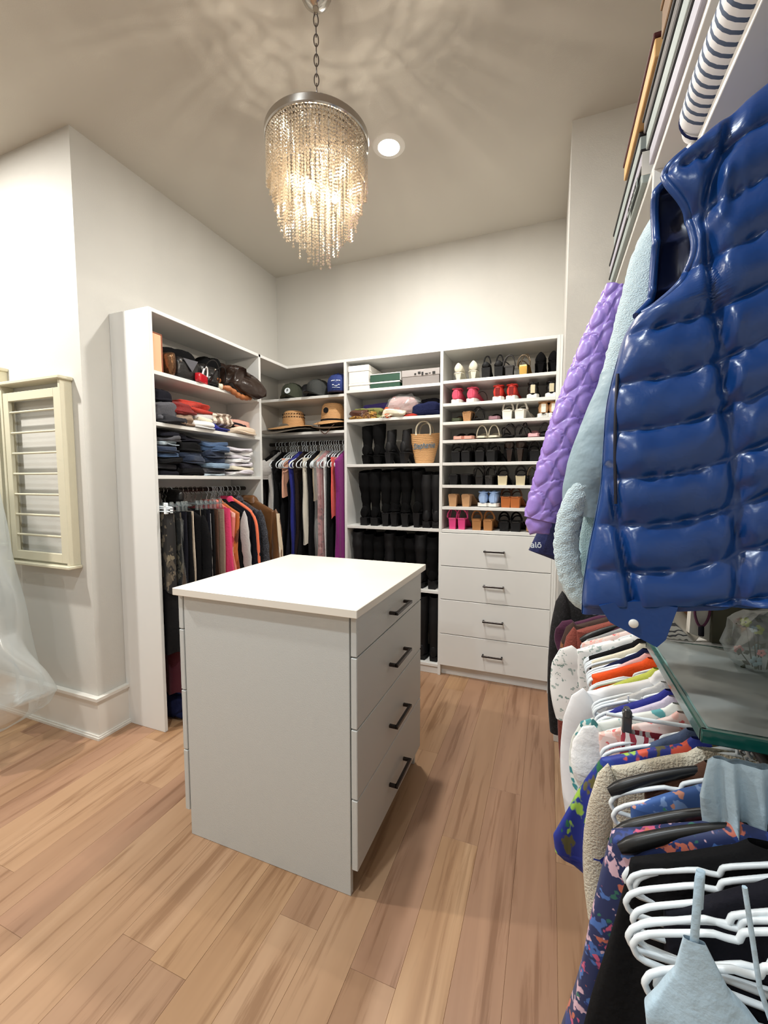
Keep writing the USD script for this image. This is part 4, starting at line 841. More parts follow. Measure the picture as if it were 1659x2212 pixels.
obj('fringe', cat(*[tube([(-.07 + .008 * k, -.03 + rng.uniform(-.01, .01), .02), (-.085 + .007 * k + rng.uniform(-.01, .01), -.045, .010), (-.095 + .0075 * k + rng.uniform(-.01, .01), -.048 + rng.uniform(0, .01), .002)], .0022, 4) for k in range(10)]), 'cloth_cream', t, 60)
fabric('pink_fur', (214, 168, 166), sheen=.5)
t = thing('fluffy_cushion', 'pale pink fluffy ball wrapped in clear plastic on the scarf shelf', 'cushion', (-.925, 2.735, B2 + .004)); obj('body', superell(.225, .19, .138, .85, .85, 34, 20, amp=.022, ns=26, seed=4, flatbot=False), 'pink_fur', t, 60)
obj('plastic_wrap', superell(.234, .20, .143, .8, .85, 30, 18, amp=.035, ns=30, seed=14, flatbot=False), 'clear_film', t, 20)

# straw tote with blue lettering
t = thing('straw_bag', 'small straw tote bag with blue lettering and loop handle beside the tall boots', 'bag', (-.790, 2.765, B3), .10)
a = np.arange(40) / 40 * 2 * PI
def oval(rx, ry, z): return np.stack([rx * np.cos(a), ry * np.sin(a), z + .006 * np.cos(2 * a)], -1)
N = 15; lev = np.linspace(0, 1, N * 4)
obj('basket', loft([oval((.062 + .050 * q) * (1 + .012 * abs(math.sin(q * N * PI))), (.048 + .022 * q) * (1 + .02 * abs(math.sin(q * N * PI))), .002 + .195 * q) for q in lev] + [oval(.106, .064, .195), oval(.07, .045, .03)], cap0=True), 'straw', t, 60)
for s in (-1, 1): obj('handle', tube(smoothpath([(-.045, s * .062, .185), (-.042, s * .060, .24), (-.015, s * .052, .272), (.02, s * .052, .272), (.046, s * .060, .24), (.048, s * .062, .185)], 6), .0055, 8), 'cloth_cream', t, 60)
mat('blue_thread', (84, 128, 156), .7)
tm = meshkit.text_mesh('Stephanie', .036, .003); v = np.array(tm.vertices); v[:, 0] = (v[:, 0] - v[:, 0].mean()) * .62; X = v[:, 0] + .14 * (v[:, 1] - .02); zz = v[:, 1] + .095 + .12 * (v[:, 0] + .05) * .6
q = np.clip(zz / .195, 0, 1); RXb, RYb = (.062 + .050 * q) * 1.02, (.048 + .022 * q) * 1.04
yy = -RYb * np.sqrt(np.clip(1 - (X / RXb) ** 2, .02, 1)) - v[:, 2]
obj('lettering', (np.stack([X, yy, zz], -1), np.array(tm.faces)[:, ::-1]), 'blue_thread', t, False, label='blue stitched name lettering')

# boots
bt = lambda lb, px, z, m, **k: make_boot('boot', lb, (px2x(px), k.pop('y', 2.672), z), k.pop('rz', 0.0), k.pop('group', None), m, **k)
for i, (px, kw) in enumerate(((787, dict(H=.262, heel=.055, rt=.046, ra=.036, slouch=.05)), (811, dict(H=.270, heel=.055, rt=.052, ra=.040, slouch=.05, rz=-.12)))):
    bt(['black suede mid-calf boot, first from the hat bay on the straw bag shelf', 'widest black suede mid-calf boot, second from the hat bay on the straw bag shelf'][i], px, B3, 'suede_black', seed=i, **kw)
mat('leather_matte', (21, 21, 23), .6, .1, 90, specular_ior_level=.25)
for i, (px, kw) in enumerate(((835, dict(H=.225, heel=.07, rt=.036, ra=.034, rz=-.3)), (866, dict(H=.225, heel=.07, rt=.034, ra=.036, rz=-.45)))):
    bt(['black slim ankle boot, third from the hat bay on the straw bag shelf', 'black slim ankle boot right beside the straw bag'][i], px, B3, 'leather_matte', seed=i, **kw)
rowb = ((783, .375, .05, .0), (806, .382, .05, .1), (830, .378, .085, .1), (848, .385, .09, -.1), (872, .38, .085, .05), (897, .385, .09, -.12), (919, .36, .022, .06), (940, .36, .022, .0))
for i, (px, H, he, rz) in enumerate(rowb):
    bt(f'tall black {"chunky flat" if he < .03 else "heeled suede"} boot, {ORD[i]} from the hat bay on the middle boot shelf', px, B4, 'suede_black' if i < 6 else 'leather_matte', H=H, heel=he, rz=rz, rt=.052, ra=.036, slouch=.12 if i < 6 else .03, seed=i, sole=.004 if i < 6 else .018, m_sole='leather_matte')
for i, px in enumerate((768, 790, 812, 836, 858, 882, 905, 932)):
    bt(f'tall black boot, {ORD[i]} from the hat bay on the lower boot shelf', px, B5, 'suede_black' if i % 3 else 'leather_matte', H=.368 - .012 * (i % 3), heel=(.03, .05, .06)[i % 3], rt=.052, ra=.038, slouch=.08, seed=i + 20, m_sole='leather_matte')
for i, px in enumerate((780, 804, 832, 858, 884, 910, 937)):
    bt(f'tall black boot, {ORD[i]} from the hat bay on the bottom shelf', px, B6, 'leather_matte', H=.445, heel=.025, rt=.052, ra=.040, slouch=.05, seed=i + 40)

# ---------------------------------------------------------------- shoes
mat('clear_ivory', (222, 216, 196), .25, coat_weight=.4); mat('canvas_pink', (222, 84, 112), .85, .3, 200); mat('sneaker_red', (204, 52, 40), .7, .3, 150); mat('sole_white', (236, 234, 228), .5); mat('shoe_tan', (190, 146, 104), .5); mat('shoe_brown', (176, 98, 44), .45)
mat('shoe_blue', (150, 178, 220), .7); mat('shoe_pink_gloss', (222, 72, 134), .2, coat_weight=.5); mat('shoe_blush', (222, 164, 148), .5); mat('shoe_pale_pink', (236, 176, 180), .5); mat('cork', (196, 150, 104), .8, .3, 120, noise=.8, nscale=90, col2=(150, 106, 66)); mat('heel_gold', (226, 214, 180), .25, metallic=.4)
mat('shoe_mauve', (150, 112, 122), .6); mat('dark_green', (58, 66, 42), .6); mat('shoe_white', (234, 230, 218), .45); mat('bronze_strap', (120, 104, 84), .35, metallic=.4); mat('shoe_charcoal', (62, 60, 60), .6)
mat('shoe_tan2', (170, 118, 70), .5)
rows = [  # shelf z, [(px, kind, colour words, material, m2, m3, hh, rz)]
    (1.890, 'top', [(985, 'pump', 'ivory clear slingback heel', 'clear_ivory', 'clear_ivory', 'clear_ivory', .045, 0), (1017, 'pump', 'ivory clear slingback heel', 'clear_ivory', 'clear_ivory', 'clear_ivory', .050, .1),
                    (1043, 'toeup', 'black looped mule', 'leather_matte', 'leather_matte', 'leather_matte', .060, 0), (1070, 'toeup', 'black looped mule', 'leather_matte', 'leather_matte', 'leather_matte', .060, .05),
                    (1093, 'strappy', 'charcoal strappy heel', 'shoe_charcoal', 'shoe_charcoal', None, .055, .15), (1122, 'strappy', 'bronze strappy heel', 'bronze_strap', 'gold', None, .050, -.1),
                    (1159, 'pump', 'black pointed suede pump', 'suede_black', 'suede_black', 'suede_black', .060, 0), (1186, 'pump', 'black pointed suede pump', 'suede_black', 'suede_black', 'suede_black', .060, -.05)]),
    (1.750, 'second', [(980, 'sneaker', 'pink canvas sneaker', 'canvas_pink', 'sole_white', 'canvas_pink', 0, -.05), (1012, 'sneaker', 'pink canvas sneaker with loose lace', 'canvas_pink', 'sole_white', 'canvas_pink', 0, -.1),
                       (1069, 'sneaker', 'red running shoe', 'sneaker_red', 'sole_white', 'cloth_dark_red', 0, -.05), (1098, 'sneaker', 'red running shoe', 'sneaker_red', 'sole_white', 'cloth_dark_red', 0, -.05),
                       (1144, 'sneaker', 'black white-soled shoe', 'leather_black', 'sole_white', 'heel_gold', 0, 0), (1184, 'sneaker', 'black white-soled shoe', 'leather_black', 'sole_white', 'heel_gold', 0, 0)]),
    (1.635, 'third', [(982, 'slide', 'dark green and brown sandal', 'dark_green', 'cloth_brown', None, 0, 0), (1004, 'mule', 'cork wedge sandal', 'cork', 'cork', 'leather_black', .055, -.1), (1035, 'strappy', 'thin black strap sandal', 'leather_black', 'leather_black', None, .01, .6),
                      (1062, 'slide', 'mauve slide', 'shoe_mauve', 'leather_black', None, 0, 0), (1090, 'block', 'white ankle-strap shoe', 'shoe_white', 'shoe_white', 'shoe_white', .050, -.05), (1116, 'block', 'white ankle-strap shoe', 'shoe_white', 'shoe_white', 'shoe_white', .050, -.25),
                      (1168, 'sneaker', 'tan white-soled sneaker', 'shoe_tan', 'sole_white', 'shoe_white', 0, 0), (1190, 'sneaker', 'tan white-soled sneaker', 'shoe_tan', 'sole_white', 'shoe_white', 0, 0)]),
    (1.522, 'fourth', [(986, 'slide', 'blush pink slide', 'shoe_blush', 'leather_black', None, 0, 0), (1008, 'slide', 'blush pink slide', 'shoe_blush', 'leather_black', None, 0, 0), (1036, 'loop', 'cream thong sandal with upright loop', 'cloth_cream', 'clear_ivory', None, 0, 0),
                       (1062, 'loop', 'cream thong sandal with upright loop', 'cloth_cream', 'clear_ivory', None, 0, 0), (1097, 'strappy', 'black tangled strappy sandal', 'leather_black', 'leather_black', None, .012, .2), (1116, 'strappy', 'black tangled strappy sandal', 'leather_black', 'leather_black', None, .012, -.5),
                       (1148, 'slide', 'pale pink slide', 'shoe_pale_pink', 'shoe_pale_pink', None, 0, 0), (1172, 'loop', 'black thong sandal', 'leather_black', 'leather_black', None, 0, 0)]),
    (1.382, 'fifth', [(981, 'block', 'black block-heeled shoe', 'leather_matte', 'leather_black', 'leather_black', .065, 0), (1002, 'block', 'black block-heeled shoe', 'leather_matte', 'leather_black', 'leather_black', .065, -.2), (1033, 'block', 'black block-heeled sandal', 'leather_matte', 'leather_black', 'leather_black', .065, .1),
                      (1056, 'block', 'black block-heeled sandal', 'leather_matte', 'leather_black', 'leather_black', .065, -.3), (1097, 'pump', 'black brown high heel', 'leather_brown', 'leather_black', 'leather_brown', .075, .1), (1119, 'pump', 'black brown high heel', 'leather_brown', 'leather_black', 'leather_brown', .075, -.2), (1152, 'block', 'black heeled shoe', 'leather_matte', 'leather_black', 'leather_black', .06, .1), (1174, 'block', 'black heeled shoe', 'leather_matte', 'leather_black', 'leather_black', .06, 0)]),
    (1.241, 'sixth', [(977, 'mule', 'black wedge mule', 'leather_matte', 'leather_black', 'leather_black', .06, 0), (1000, 'mule', 'black wedge mule', 'leather_matte', 'leather_black', 'leather_black', .06, -.4), (1033, 'strappy', 'black strappy heel', 'leather_black', 'leather_black', None, .05, .1), (1053, 'strappy', 'black strappy heel', 'leather_black', 'leather_black', None, .05, -.2),
                      (1083, 'block', 'gold-heeled black sandal', 'heel_gold', 'leather_black', 'leather_black', .055, 0), (1122, 'block', 'gold-heeled black sandal', 'heel_gold', 'leather_black', 'leather_black', .055, 0), (1150, 'strappy', 'black and silver strappy heel', 'bronze_strap', 'leather_black', None, .05, 0)]),
    (1.103, 'seventh', [(976, 'mule', 'tan block-heeled mule', 'shoe_tan', 'shoe_tan', 'shoe_tan', .07, 0), (1004, 'mule', 'tan block-heeled mule', 'shoe_tan', 'shoe_tan', 'shoe_tan', .07, -.15), (1042, 'sneaker', 'light blue slip-on shoe', 'shoe_blue', 'sole_white', 'shoe_blue', 0, .05), (1063, 'sneaker', 'light blue slip-on shoe', 'shoe_blue', 'sole_white', 'shoe_blue', 0, -.1),
                        (1091, 'block', 'cognac brown block-heeled sandal', 'shoe_brown', 'shoe_brown', 'cloth_brown', .06, 0), (1111, 'block', 'cognac brown block-heeled sandal', 'shoe_brown', 'shoe_brown', 'cloth_brown', .06, -.1)]),
    (0.957, 'lowest', [(976, 'strappy', 'hot pink glossy heel', 'shoe_pink_gloss', 'shoe_pink_gloss', None, .065, 0), (996, 'strappy', 'hot pink glossy heel', 'shoe_pink_gloss', 'shoe_pink_gloss', None, .065, 0), (1029, 'block', 'camel block-heeled sandal', 'shoe_tan2', 'shoe_tan2', 'shoe_tan2', .06, .1), (1053, 'block', 'camel block-heeled sandal', 'shoe_tan2', 'shoe_tan2', 'shoe_tan2', .06, -.1),
                       (1089, 'block', 'black chunky strap heel', 'leather_matte', 'leather_black', 'suede_black', .055, .1), (1113, 'block', 'black chunky strap heel', 'leather_matte', 'leather_black', 'suede_black', .055, -.1), (1150, 'slide', 'beige slide at the shelf edge', 'shoe_tan', 'shoe_tan', None, 0, 0)]),
]
for z, wh, items in rows:
    cnt = {}
    for k, (px, kind, lb, m, m2, m3, hh, rz) in enumerate(items):
        same = sum(1 for q in items if q[2] == lb); cnt[lb] = cnt.get(lb, 0) + 1
        full = f'{lb}, {ORD[k]} from the boot bay on the {wh} shoe shelf'
        t = make_shoe(kind, 'shoe', full, (px2x(px), 2.672, z + T + .0004), rz, None, m, m2, m3, hh)
        if 'loose lace' in lb: obj('lace', tube(smoothpath([(.03, .06, .06), (.06, .05, .07), (.085, .05, .05), (.09, .05, .004)], 5), .002, 5), 'leather_black', t, 60)
        if lb.startswith('tan white'): obj('heel_mark', cat(*[move(box(-.011 + .0045 * j, -.0085 + .0045 * j, -.0045, -.0035, .013 + .001 * (j % 2), .018 + .002 * (j % 3), 0)) for j in range(6)]), 'ink', t, False)
# ---------------------------------------------------------------- right-hand closet: shelves, rods
XS = 0.232; RXR = 0.33; ZU, ZLW = 1.812, 0.840
U5 = thing('closet_unit', 'white shelves and two hanging rods along the right wall', 'closet unit')
obj('shelf', box(XS, XR - .001, -.6, YN - .001, 2.10 - T, 2.10 + T, .001), 'melamine', U5, False)
obj('shelf', box(XS, XR - .001, -.6, 1.36 - T, 1.888 - T, 1.888 + T, .001), 'melamine', U5, False)
obj('shelf', box(XS + .03, XR - .001, 1.20, YN - .001, .877 - T, .877 + T, .001), 'melamine', U5, False)
obj('divider', box(XS, XR - .001, 1.36 - T, 1.36 + T, 1.70, 2.10 - T, .001), 'melamine', U5, False)
obj('hanging_rod', tube([(RXR, -.6, ZU), (RXR, 1.36 - T, ZU)], .0125, 14), 'rod_dark', U5)
obj('hanging_rod', tube([(RXR, -.3, ZLW), (RXR, YN - .002, ZLW)], .0125, 14), 'rod_dark', U5)
for y in (-.3, 1.18, 1.9): obj('rod_bracket', box(RXR - .004, XR - .001, y - .004, y + .004, ZLW - .03, ZLW - .01, .001), 'rod_dark', U5, False)
film('cover_film', fac=.56, rough=.2, white=.6)
mk('glass_teal', {'p': ('principled_bsdf', {'base_color': (.55, .86, .80), 'roughness': .04, 'transmission_weight': .55, 'ior': 1.5})}, [])
mat('glass_edge', (8, 78, 72), .18, coat_weight=.4); mat('film_grey', (150, 156, 154), .25, .25, 9, noise=.7, nscale=5, col2=(120, 126, 124))
t = thing('glass_panel', 'thick teal-edged glass panel lying above the lower hanging rod', 'glass panel', (0, 0, .866))
obj('slab', box(XS + .006, XR - .004, .782, 1.185, .0, .019, .003), 'glass_teal', t, False)
obj('teal_edge', cat(box(XS, XS + .010, .777, 1.19, -.001, .0215, .004), box(XS, XR - .004, .775, .785, -.001, .0215, .003), box(XS, XR - .004, 1.182, 1.19, -.001, .0215, .003)), 'glass_edge', t, 40, label='dark teal polished edge')
g = np.meshgrid(np.linspace(XS + .011, XR - .01, 26), np.linspace(.786, 1.181, 34), indexing='ij'); P = np.stack([*g, np.full(g[0].shape, .0225)], -1); P[..., 2] += .004 * np.clip(nz(P, 26, 3) * 2, 0, 1)
obj('film_cover', loft(P, closed=False), 'film_grey', t, True, label='wrinkled grey plastic film on the glass')

# things standing behind and on the glass panel
stripe_fab('zebra_lines', (90, 92, 96), (232, 230, 224), 26, 'z', 6, .32, .6, 2.0); mat('olive_box', (70, 68, 52), .5); mat('card_white', (220, 216, 208), .5); mat('tan_box', (170, 120, 82), .6)
t = thing('wedge_box', 'white triangular box printed with curved lines behind the glass panel', 'box', (0, 0, .8875)); w_ = [(.226, 0), (.336, 0), (.262, .078)]
obj('body', loft([[(x, 1.205, z) for x, z in w_], [(x + .10, 1.42, z) for x, z in w_]], cap0=True, cap1=True), 'card_white', t, False)
obj('printed_face', loft([[(x + (.27 - x) * .06, 1.2035, z * .94 + .002) for x, z in w_], [(x + (.27 - x) * .06, 1.2045, z * .94 + .002) for x, z in w_]], cap0=True), 'zebra_lines', t, False, label='face with curved grey lines')
t = thing('storage_box', 'tan cardboard box between the lined wedge and the olive box', 'box', (.345, 1.37, .8875)); obj('body', box(-.045, .03, -.07, .07, 0, .10, .004), 'tan_box', t, False)
t = thing('gift_bag', 'white paper tag card with dark cord loop beside the olive box', 'card', (.345, 1.212, .8875), .25); obj('body', loft([[(-.02, 0, .02), (.03, 0, -.0), (.035, 0, .105), (-.018, 0, .11)], [(-.02, .014, .02), (.03, .014, 0), (.035, .014, .105), (-.018, .014, .11)]], cap0=True, cap1=True), 'card_white', t, False)
obj('cord_loop', tube(smoothpath([(-.008, -.006, .11), (-.012, -.008, .06), (0, -.01, .04), (.014, -.008, .055), (.014, -.006, .11)], 6), .0032, 6), 'cloth_plum', t, 60); obj('cord_end', tube([(0, -.01, .042), (.001, -.01, .018)], .006, 8), 'cloth_ink', t, 60)
t = thing('storage_box', 'dark olive box standing at the back of the glass panel', 'box', (.455, 1.33, .8875)); obj('body', box(-.085, .08, -.12, .08, 0, .125, .003), 'olive_box', t, False); obj('lid', box(-.088, .083, -.123, .083, .113, .135, .002), 'olive_box', t, False)
mat('petal_pink', (236, 150, 150), .5); mat('petal_lime', (190, 206, 70), .5); mat('leaf_dark', (58, 66, 40), .6); mat('berry_blue', (150, 180, 190), .4)
t = thing('flower_sprig', 'artificial flower sprig with pink and lime blossoms lying on the glass panel', 'flowers', (.425, 1.07, .889)); rng = random.Random(4)
def blossom(c, r):
    out = []
    for k in range(5):
        q = k / 5 * 2 * PI + c[0] * 50; out.append(sph((c[0] + r * math.cos(q), c[1] - .002, c[2] + r * math.sin(q)), r * .75, 1, (1, .35, 1)))
    return cat(*out)
for k in range(16):
    c = (rng.uniform(-.055, .06), rng.uniform(-.05, .03), rng.uniform(.01, .11)); obj('blossom', blossom(c, rng.uniform(.004, .0065)), ('petal_pink', 'petal_lime', 'petal_lime', 'berry_blue')[k % 4], t, 60)
    obj('stem', tube([c, (c[0] * .5, c[1] * .5 + .01, .004)], .0012, 5), 'leaf_dark', t, 60)
for k in range(26):
    c = np.array((rng.uniform(-.06, .065), rng.uniform(-.04, .04), rng.uniform(.005, .11))); q = rng.uniform(0, 6.28); d = np.array((math.cos(q), .2, math.sin(q))) * .016; n_ = np.array((-math.sin(q), .1, math.cos(q))) * .005
    obj('leaf', (np.array([c, c + d * .5 + n_, c + d, c + d * .5 - n_, c + d * .5 + [0, -.002, 0]]), np.array([[0, 1, 4], [1, 2, 4], [2, 3, 4], [3, 0, 4]])), 'leaf_dark', t, False)
obj('plastic_sleeve', superell(.15, .12, .125, .7, .7, amp=.03, ns=30, seed=3), 'clear_film', t, 20)

# boxes lying on the top shelf
mat('box_sage', (150, 160, 158), .5); mat('box_black', (26, 25, 28), .5); mat('box_tan', (214, 170, 112), .5); mat('box_maroon', (74, 24, 28), .5); mat('box_brown', (120, 92, 62), .6); mat('box_pinkred', (206, 92, 92), .6); mat('box_darkgrey', (88, 84, 82), .6); mat('box_lav', (168, 166, 178), .5)
def flatbox(label, y0, y1, z0, z1, m, rim, x0=.205, x1=.50):
    t = thing('flat_box', label, 'box', (0, 0, 0)); obj('box_body', box(x0, x1, y0, y1, z0, z1 - .010, .002), m, t, False); obj('lid_edge', box(x0 - .004, x1 + .004, y0 - .004, y1 + .004, z1 - .010, z1, .002), rim, t, False)
z0 = 2.10 + T
flatbox('pale lavender grey flat box lowest in the near stack on the top shelf', .25, 1.36, z0, z0 + .052, 'box_lav', 'box_black', .222)
flatbox('sage grey flat box second in the near stack on the top shelf', .25, 1.38, z0 + .053, z0 + .108, 'box_sage', 'box_black', .216)
flatbox('dark grey flat box third in the near stack on the top shelf', .25, 1.40, z0 + .109, z0 + .150, 'box_darkgrey', 'box_black', .212)
flatbox('tan box with black and maroon lid on the near stack', 1.22, 1.66, z0 + .152, z0 + .205, 'box_tan', 'box_maroon', .200)
flatbox('brown box behind the tan box at the ceiling end of the stack', .86, 1.18, z0 + .152, z0 + .225, 'box_brown', 'box_brown', .205)
flatbox('pinkish red box at the near end of the stack', .5, .84, z0 + .152, z0 + .25, 'box_pinkred', 'box_pinkred', .205)
flatbox('sage grey flat box lowest in the far stack on the top shelf', 1.43, 2.13, z0, z0 + .045, 'box_sage', 'box_black', .218)
flatbox('grey flat box second in the far stack on the top shelf', 1.43, 2.10, z0 + .046, z0 + .090, 'box_lav', 'box_black', .214)
flatbox('slim dark grey box topmost in the far stack on the top shelf', 1.45, 1.98, z0 + .091, z0 + .150, 'box_sage', 'box_black', .212)
t = thing('name_label', 'small dark printed lettering card on the front of the far stack of boxes', 'label', (0, 0, 0)); obj('card', box(.2095, .2115, 1.46, 1.62, z0 + .012, z0 + .036, 0), 'box_sage', t, False)
obj('print_mark', cat(*[box(.2085, .2096, 1.47 + k * .018, 1.48 + k * .018, z0 + .016 + .003 * (k % 2), z0 + .032, 0) for k in range(8)]), 'ink', t, False)
t = thing('paper_tag', 'white paper tag sticking out between the two stacks of boxes', 'tag', (.222, 1.405, z0)); obj('tag', box(-.012, .05, -.012, -.010, 0, .06, 0), 'card_white', t, False)

# folded striped towel and cloths on the second shelf
def towel_mat():
    n = {'tc': ('texture_coordinate', {}), 'w': ('wave_texture', {'scale': 17.0, 'bands_direction': 'y', 'distortion': .6, 'detail_scale': 1.0}), 'sx': ('separate_xyz', {}), 'm': ('rgb_ramp', {'ramp': [(.30, (1, 1, 1)), (.36, (0, 0, 0))]}),
         'g': ('math', {'math_type': 'less_than', 'value2': .17}), 'g2': ('math', {'math_type': 'greater_than', 'value2': -.14}), 'g3': ('math', {'math_type': 'multiply'}), 'g4': ('math', {'math_type': 'multiply'}),
         'c': ('mix_color', {'a': lin((232, 232, 232)), 'b': lin((58, 76, 104))}), 'p': ('principled_bsdf', {'roughness': .9, 'sheen_weight': .2})}
    mk('towel_stripe', n, [('tc.object', 'w.vector'), ('tc.object', 'sx.vector'), ('w.fac', 'm.fac'), ('sx.y', 'g.value1'), ('sx.y', 'g2.value1'), ('g.value', 'g3.value1'), ('g2.value', 'g3.value2'), ('g3.value', 'g4.value1'), ('m.color', 'g4.value2'), ('g4.value', 'c.fac'), ('c.result', 'p.base_color')])
towel_mat()
t = thing('towel', 'white towel with dark blue stripes rolled at the edge of the second shelf', 'towel', (.252, .77, 1.888 + T + .033))
ys = np.linspace(-.36, .25, 40); rr = np.interp(ys, [-.36, .12, .19, .235, .25], [.036, .036, .034, .020, .006])
obj('roll', tube(np.stack([np.zeros(40) - .012, ys, .004 * np.sin(ys * 14)], -1), rr, 22, flat=1.15), 'towel_stripe', t, 70)
obj('roll_band', move(tube([(.0395 * math.cos(q), 0, .0395 * math.sin(q)) for q in np.linspace(0, 2 * PI, 24, endpoint=False)], .0024, 6, closed=True), (-.012, .196, 0), s=.92), 'cloth_navy', t, 60)
t = thing('cloth', 'white cloth edge drooping over the second shelf beside the towel', 'cloth', (.236, 1.07, 1.888)); obj('cloth', superell(.03, .16, .05, .7, .6, amp=.012, ns=20, seed=5, flatbot=False), 'cloth_white', t, 60); xf(t, (.236, 1.07, 1.872))
lump('cloth', 'maroon folded cloth on the second shelf near the divider', 'cloth', 'cloth_dark_red', (.30, 1.20, 1.888 + T), (.12, .15, .05), seed=4)

# ---------------------------------------------------------------- jackets on the upper rod
mk('nylon_blue', {'tc': ('texture_coordinate', {}), 'n': ('noise_texture', {'scale': 60.0, 'detail': 3.0, 'distortion': .4}), 'b': ('bump', {'strength': .12, 'distance': .006}), 'p': ('principled_bsdf', {'base_color': lin((15, 60, 124)), 'roughness': .30, 'specular_ior_level': .5, 'coat_weight': .12, 'coat_roughness': .25})},
   [('tc.object', 'n.vector'), ('n.fac', 'b.height'), ('b.normal', 'p.normal')])
mat('nylon_inside', (18, 28, 62), .4, .2, 20); mat('zip_dark', (14, 18, 40), .4); mat('pearl', (232, 230, 224), .2, coat_weight=.6)
fabric('fleece', (216, 238, 245), .95, .7, 420, .5); fabric('fleece_in', (176, 212, 222), .95, .7, 400, .4); mat('satin_grey', (146, 168, 178), .5, .5, 26); mat('nylon_lilac', (158, 128, 206), .36, .1, 50, coat_weight=.15); fabric('jersey_navy', (20, 30, 82), .6, .15, 120, .1)

Y0 = .70
vest = thing('puffer_vest', 'glossy dark blue quilted puffer vest hanging nearest on the upper rod', 'vest', (0, 0, 0))
nr, nu = 190, 84
vz = np.linspace(1.775, 1.085, nr)
from scipy.interpolate import PchipInterpolator
def smooth_edge(zs, xs): f_ = PchipInterpolator(zs, xs); return lambda z: float(f_(np.clip(z, zs[0], zs[-1])))
xf_l = smooth_edge([1.05, 1.10, 1.143, 1.283, 1.37, 1.442, 1.503, 1.515, 1.54, 1.575, 1.62, 1.677, 1.705, 1.74, 1.775], [.050, .050, .053, .070, .072, .083, .104, .128, .156, .166, .158, .130, .16, .205, .25])
xb_l = smooth_edge([1.05, 1.10, 1.143, 1.283, 1.37, 1.442, 1.503, 1.54, 1.62, 1.677, 1.705, 1.74, 1.775], [.050, .050, .053, .070, .072, .083, .104, .128, .130, .127, .155, .20, .245])
xr_ = lambda z: np.interp(z, [1.05, 1.45, 1.60, 1.677, 1.775], [.55, .545, .50, .51, .40])
def vest_sheet(side):
    rows = []
    for z in vz:
        xl = (xf_l if side < 0 else xb_l)(z); u = np.linspace(0, 1, nu); x = xl + (xr_(z) - xl) * (u ** 1.35)
        open_ = np.clip((z - 1.505) / .03, 0, 1)
        prof = np.sqrt(np.clip(1 - (1 - np.clip(u / .22, 0, 1)) ** 2.2, 0, 1)) * np.sqrt(np.clip(1 - np.clip((u - .8) / .2, 0, 1) ** 2, 0, 1))
        prof = prof * (1 - open_) + open_ * (0.55 + .45 * prof); prof *= np.clip((1.80 - z) / .10, .25, 1)
        ph = (z - .27 * (x - .10) - .010 * np.sin(x * 22 + 1) - 1.085) / .0655
        s = np.abs(np.sin(np.pi * ph)); puff = s ** .55
        xs = np.interp(z, [1.1, 1.25, 1.62, 1.78], [.232, .225, .172, .21]); sd = np.abs(x - xs); seam = np.exp(-(sd / .007) ** 2)
        xs2 = np.interp(z, [1.08, 1.30, 1.31], [.118, .075, .0]); seam = np.maximum(seam, np.where(z < 1.31, np.exp(-(np.abs(x - xs2) / .006) ** 2), 0))
        near = np.exp(-(s / .28) ** 2) + np.exp(-(sd / .022) ** 2); P3 = np.stack([x, np.full(nu, side * 1.0), np.full(nu, z)], -1)
        puck = near * (np.sin(x * 210 + 14 * nz(P3, 18, 2)) * .55 + nz(P3 * [1, 1, .25], 95, 5) * 2.0) + (1 - near) * nz(P3 * [1, 1, .5], 40, 6) * 1.6
        t_ = prof * (.030 + .0145 * puff * (1 - .75 * seam) - .006 * seam) + prof * .0042 * puck + prof * .007 * nz(P3, 11, 8) * 2
        hem = np.clip((1.13 - z) / .045, 0, 1); zz = z + hem * (.20 * (x - .10) * .9)
        rows.append(np.stack([x, Y0 + side * t_ * (1 - .45 * hem * (hem > .7)), zz], -1))
    return np.array(rows)
F, B = vest_sheet(-1), vest_sheet(1)
obj('front_panel', loft(F[:, ::-1], closed=False), 'nylon_blue', vest, True); obj('back_panel', loft(B, closed=False), 'nylon_blue', vest, True)
obj('lining', loft(np.stack([B[:, k] + (0, -.006, 0) for k in range(0, nu, 3)], 1)[:, ::-1][:, :], closed=False), 'nylon_inside', vest, True, label='dark inside lining')
k = [i for i in range(nr) if 1.505 < vz[i] < 1.70]
obj('armhole_binding', cat(tube(F[k, 0], .0055, 8), tube(B[k, 0], .0055, 8)), 'nylon_blue', vest, 60)
obj('pocket_zip', tube(smoothpath([(.0835, Y0 - .022, 1.425), (.082, Y0 - .030, 1.37), (.083, Y0 - .033, 1.31), (.086, Y0 - .035, 1.245)], 6), .0022, 7), 'zip_dark', vest, 60, label='dark zip line')
fl_ = [(.070, 1.100), (.084, 1.078), (.142, 1.050), (.152, 1.062), (.164, 1.108), (.12, 1.112), (.085, 1.106)]
obj('snap_flap', loft([[(x, Y0 - .040, z) for x, z in fl_][::-1], [(x, Y0 - .026, z) for x, z in fl_][::-1]], cap0=True, cap1=True), 'nylon_blue', vest, 30); obj('snap_button', sph((.113, Y0 - .041, 1.080), .0063, 2, (1, .5, 1)), 'pearl', vest, True, label='pearl white snap button')

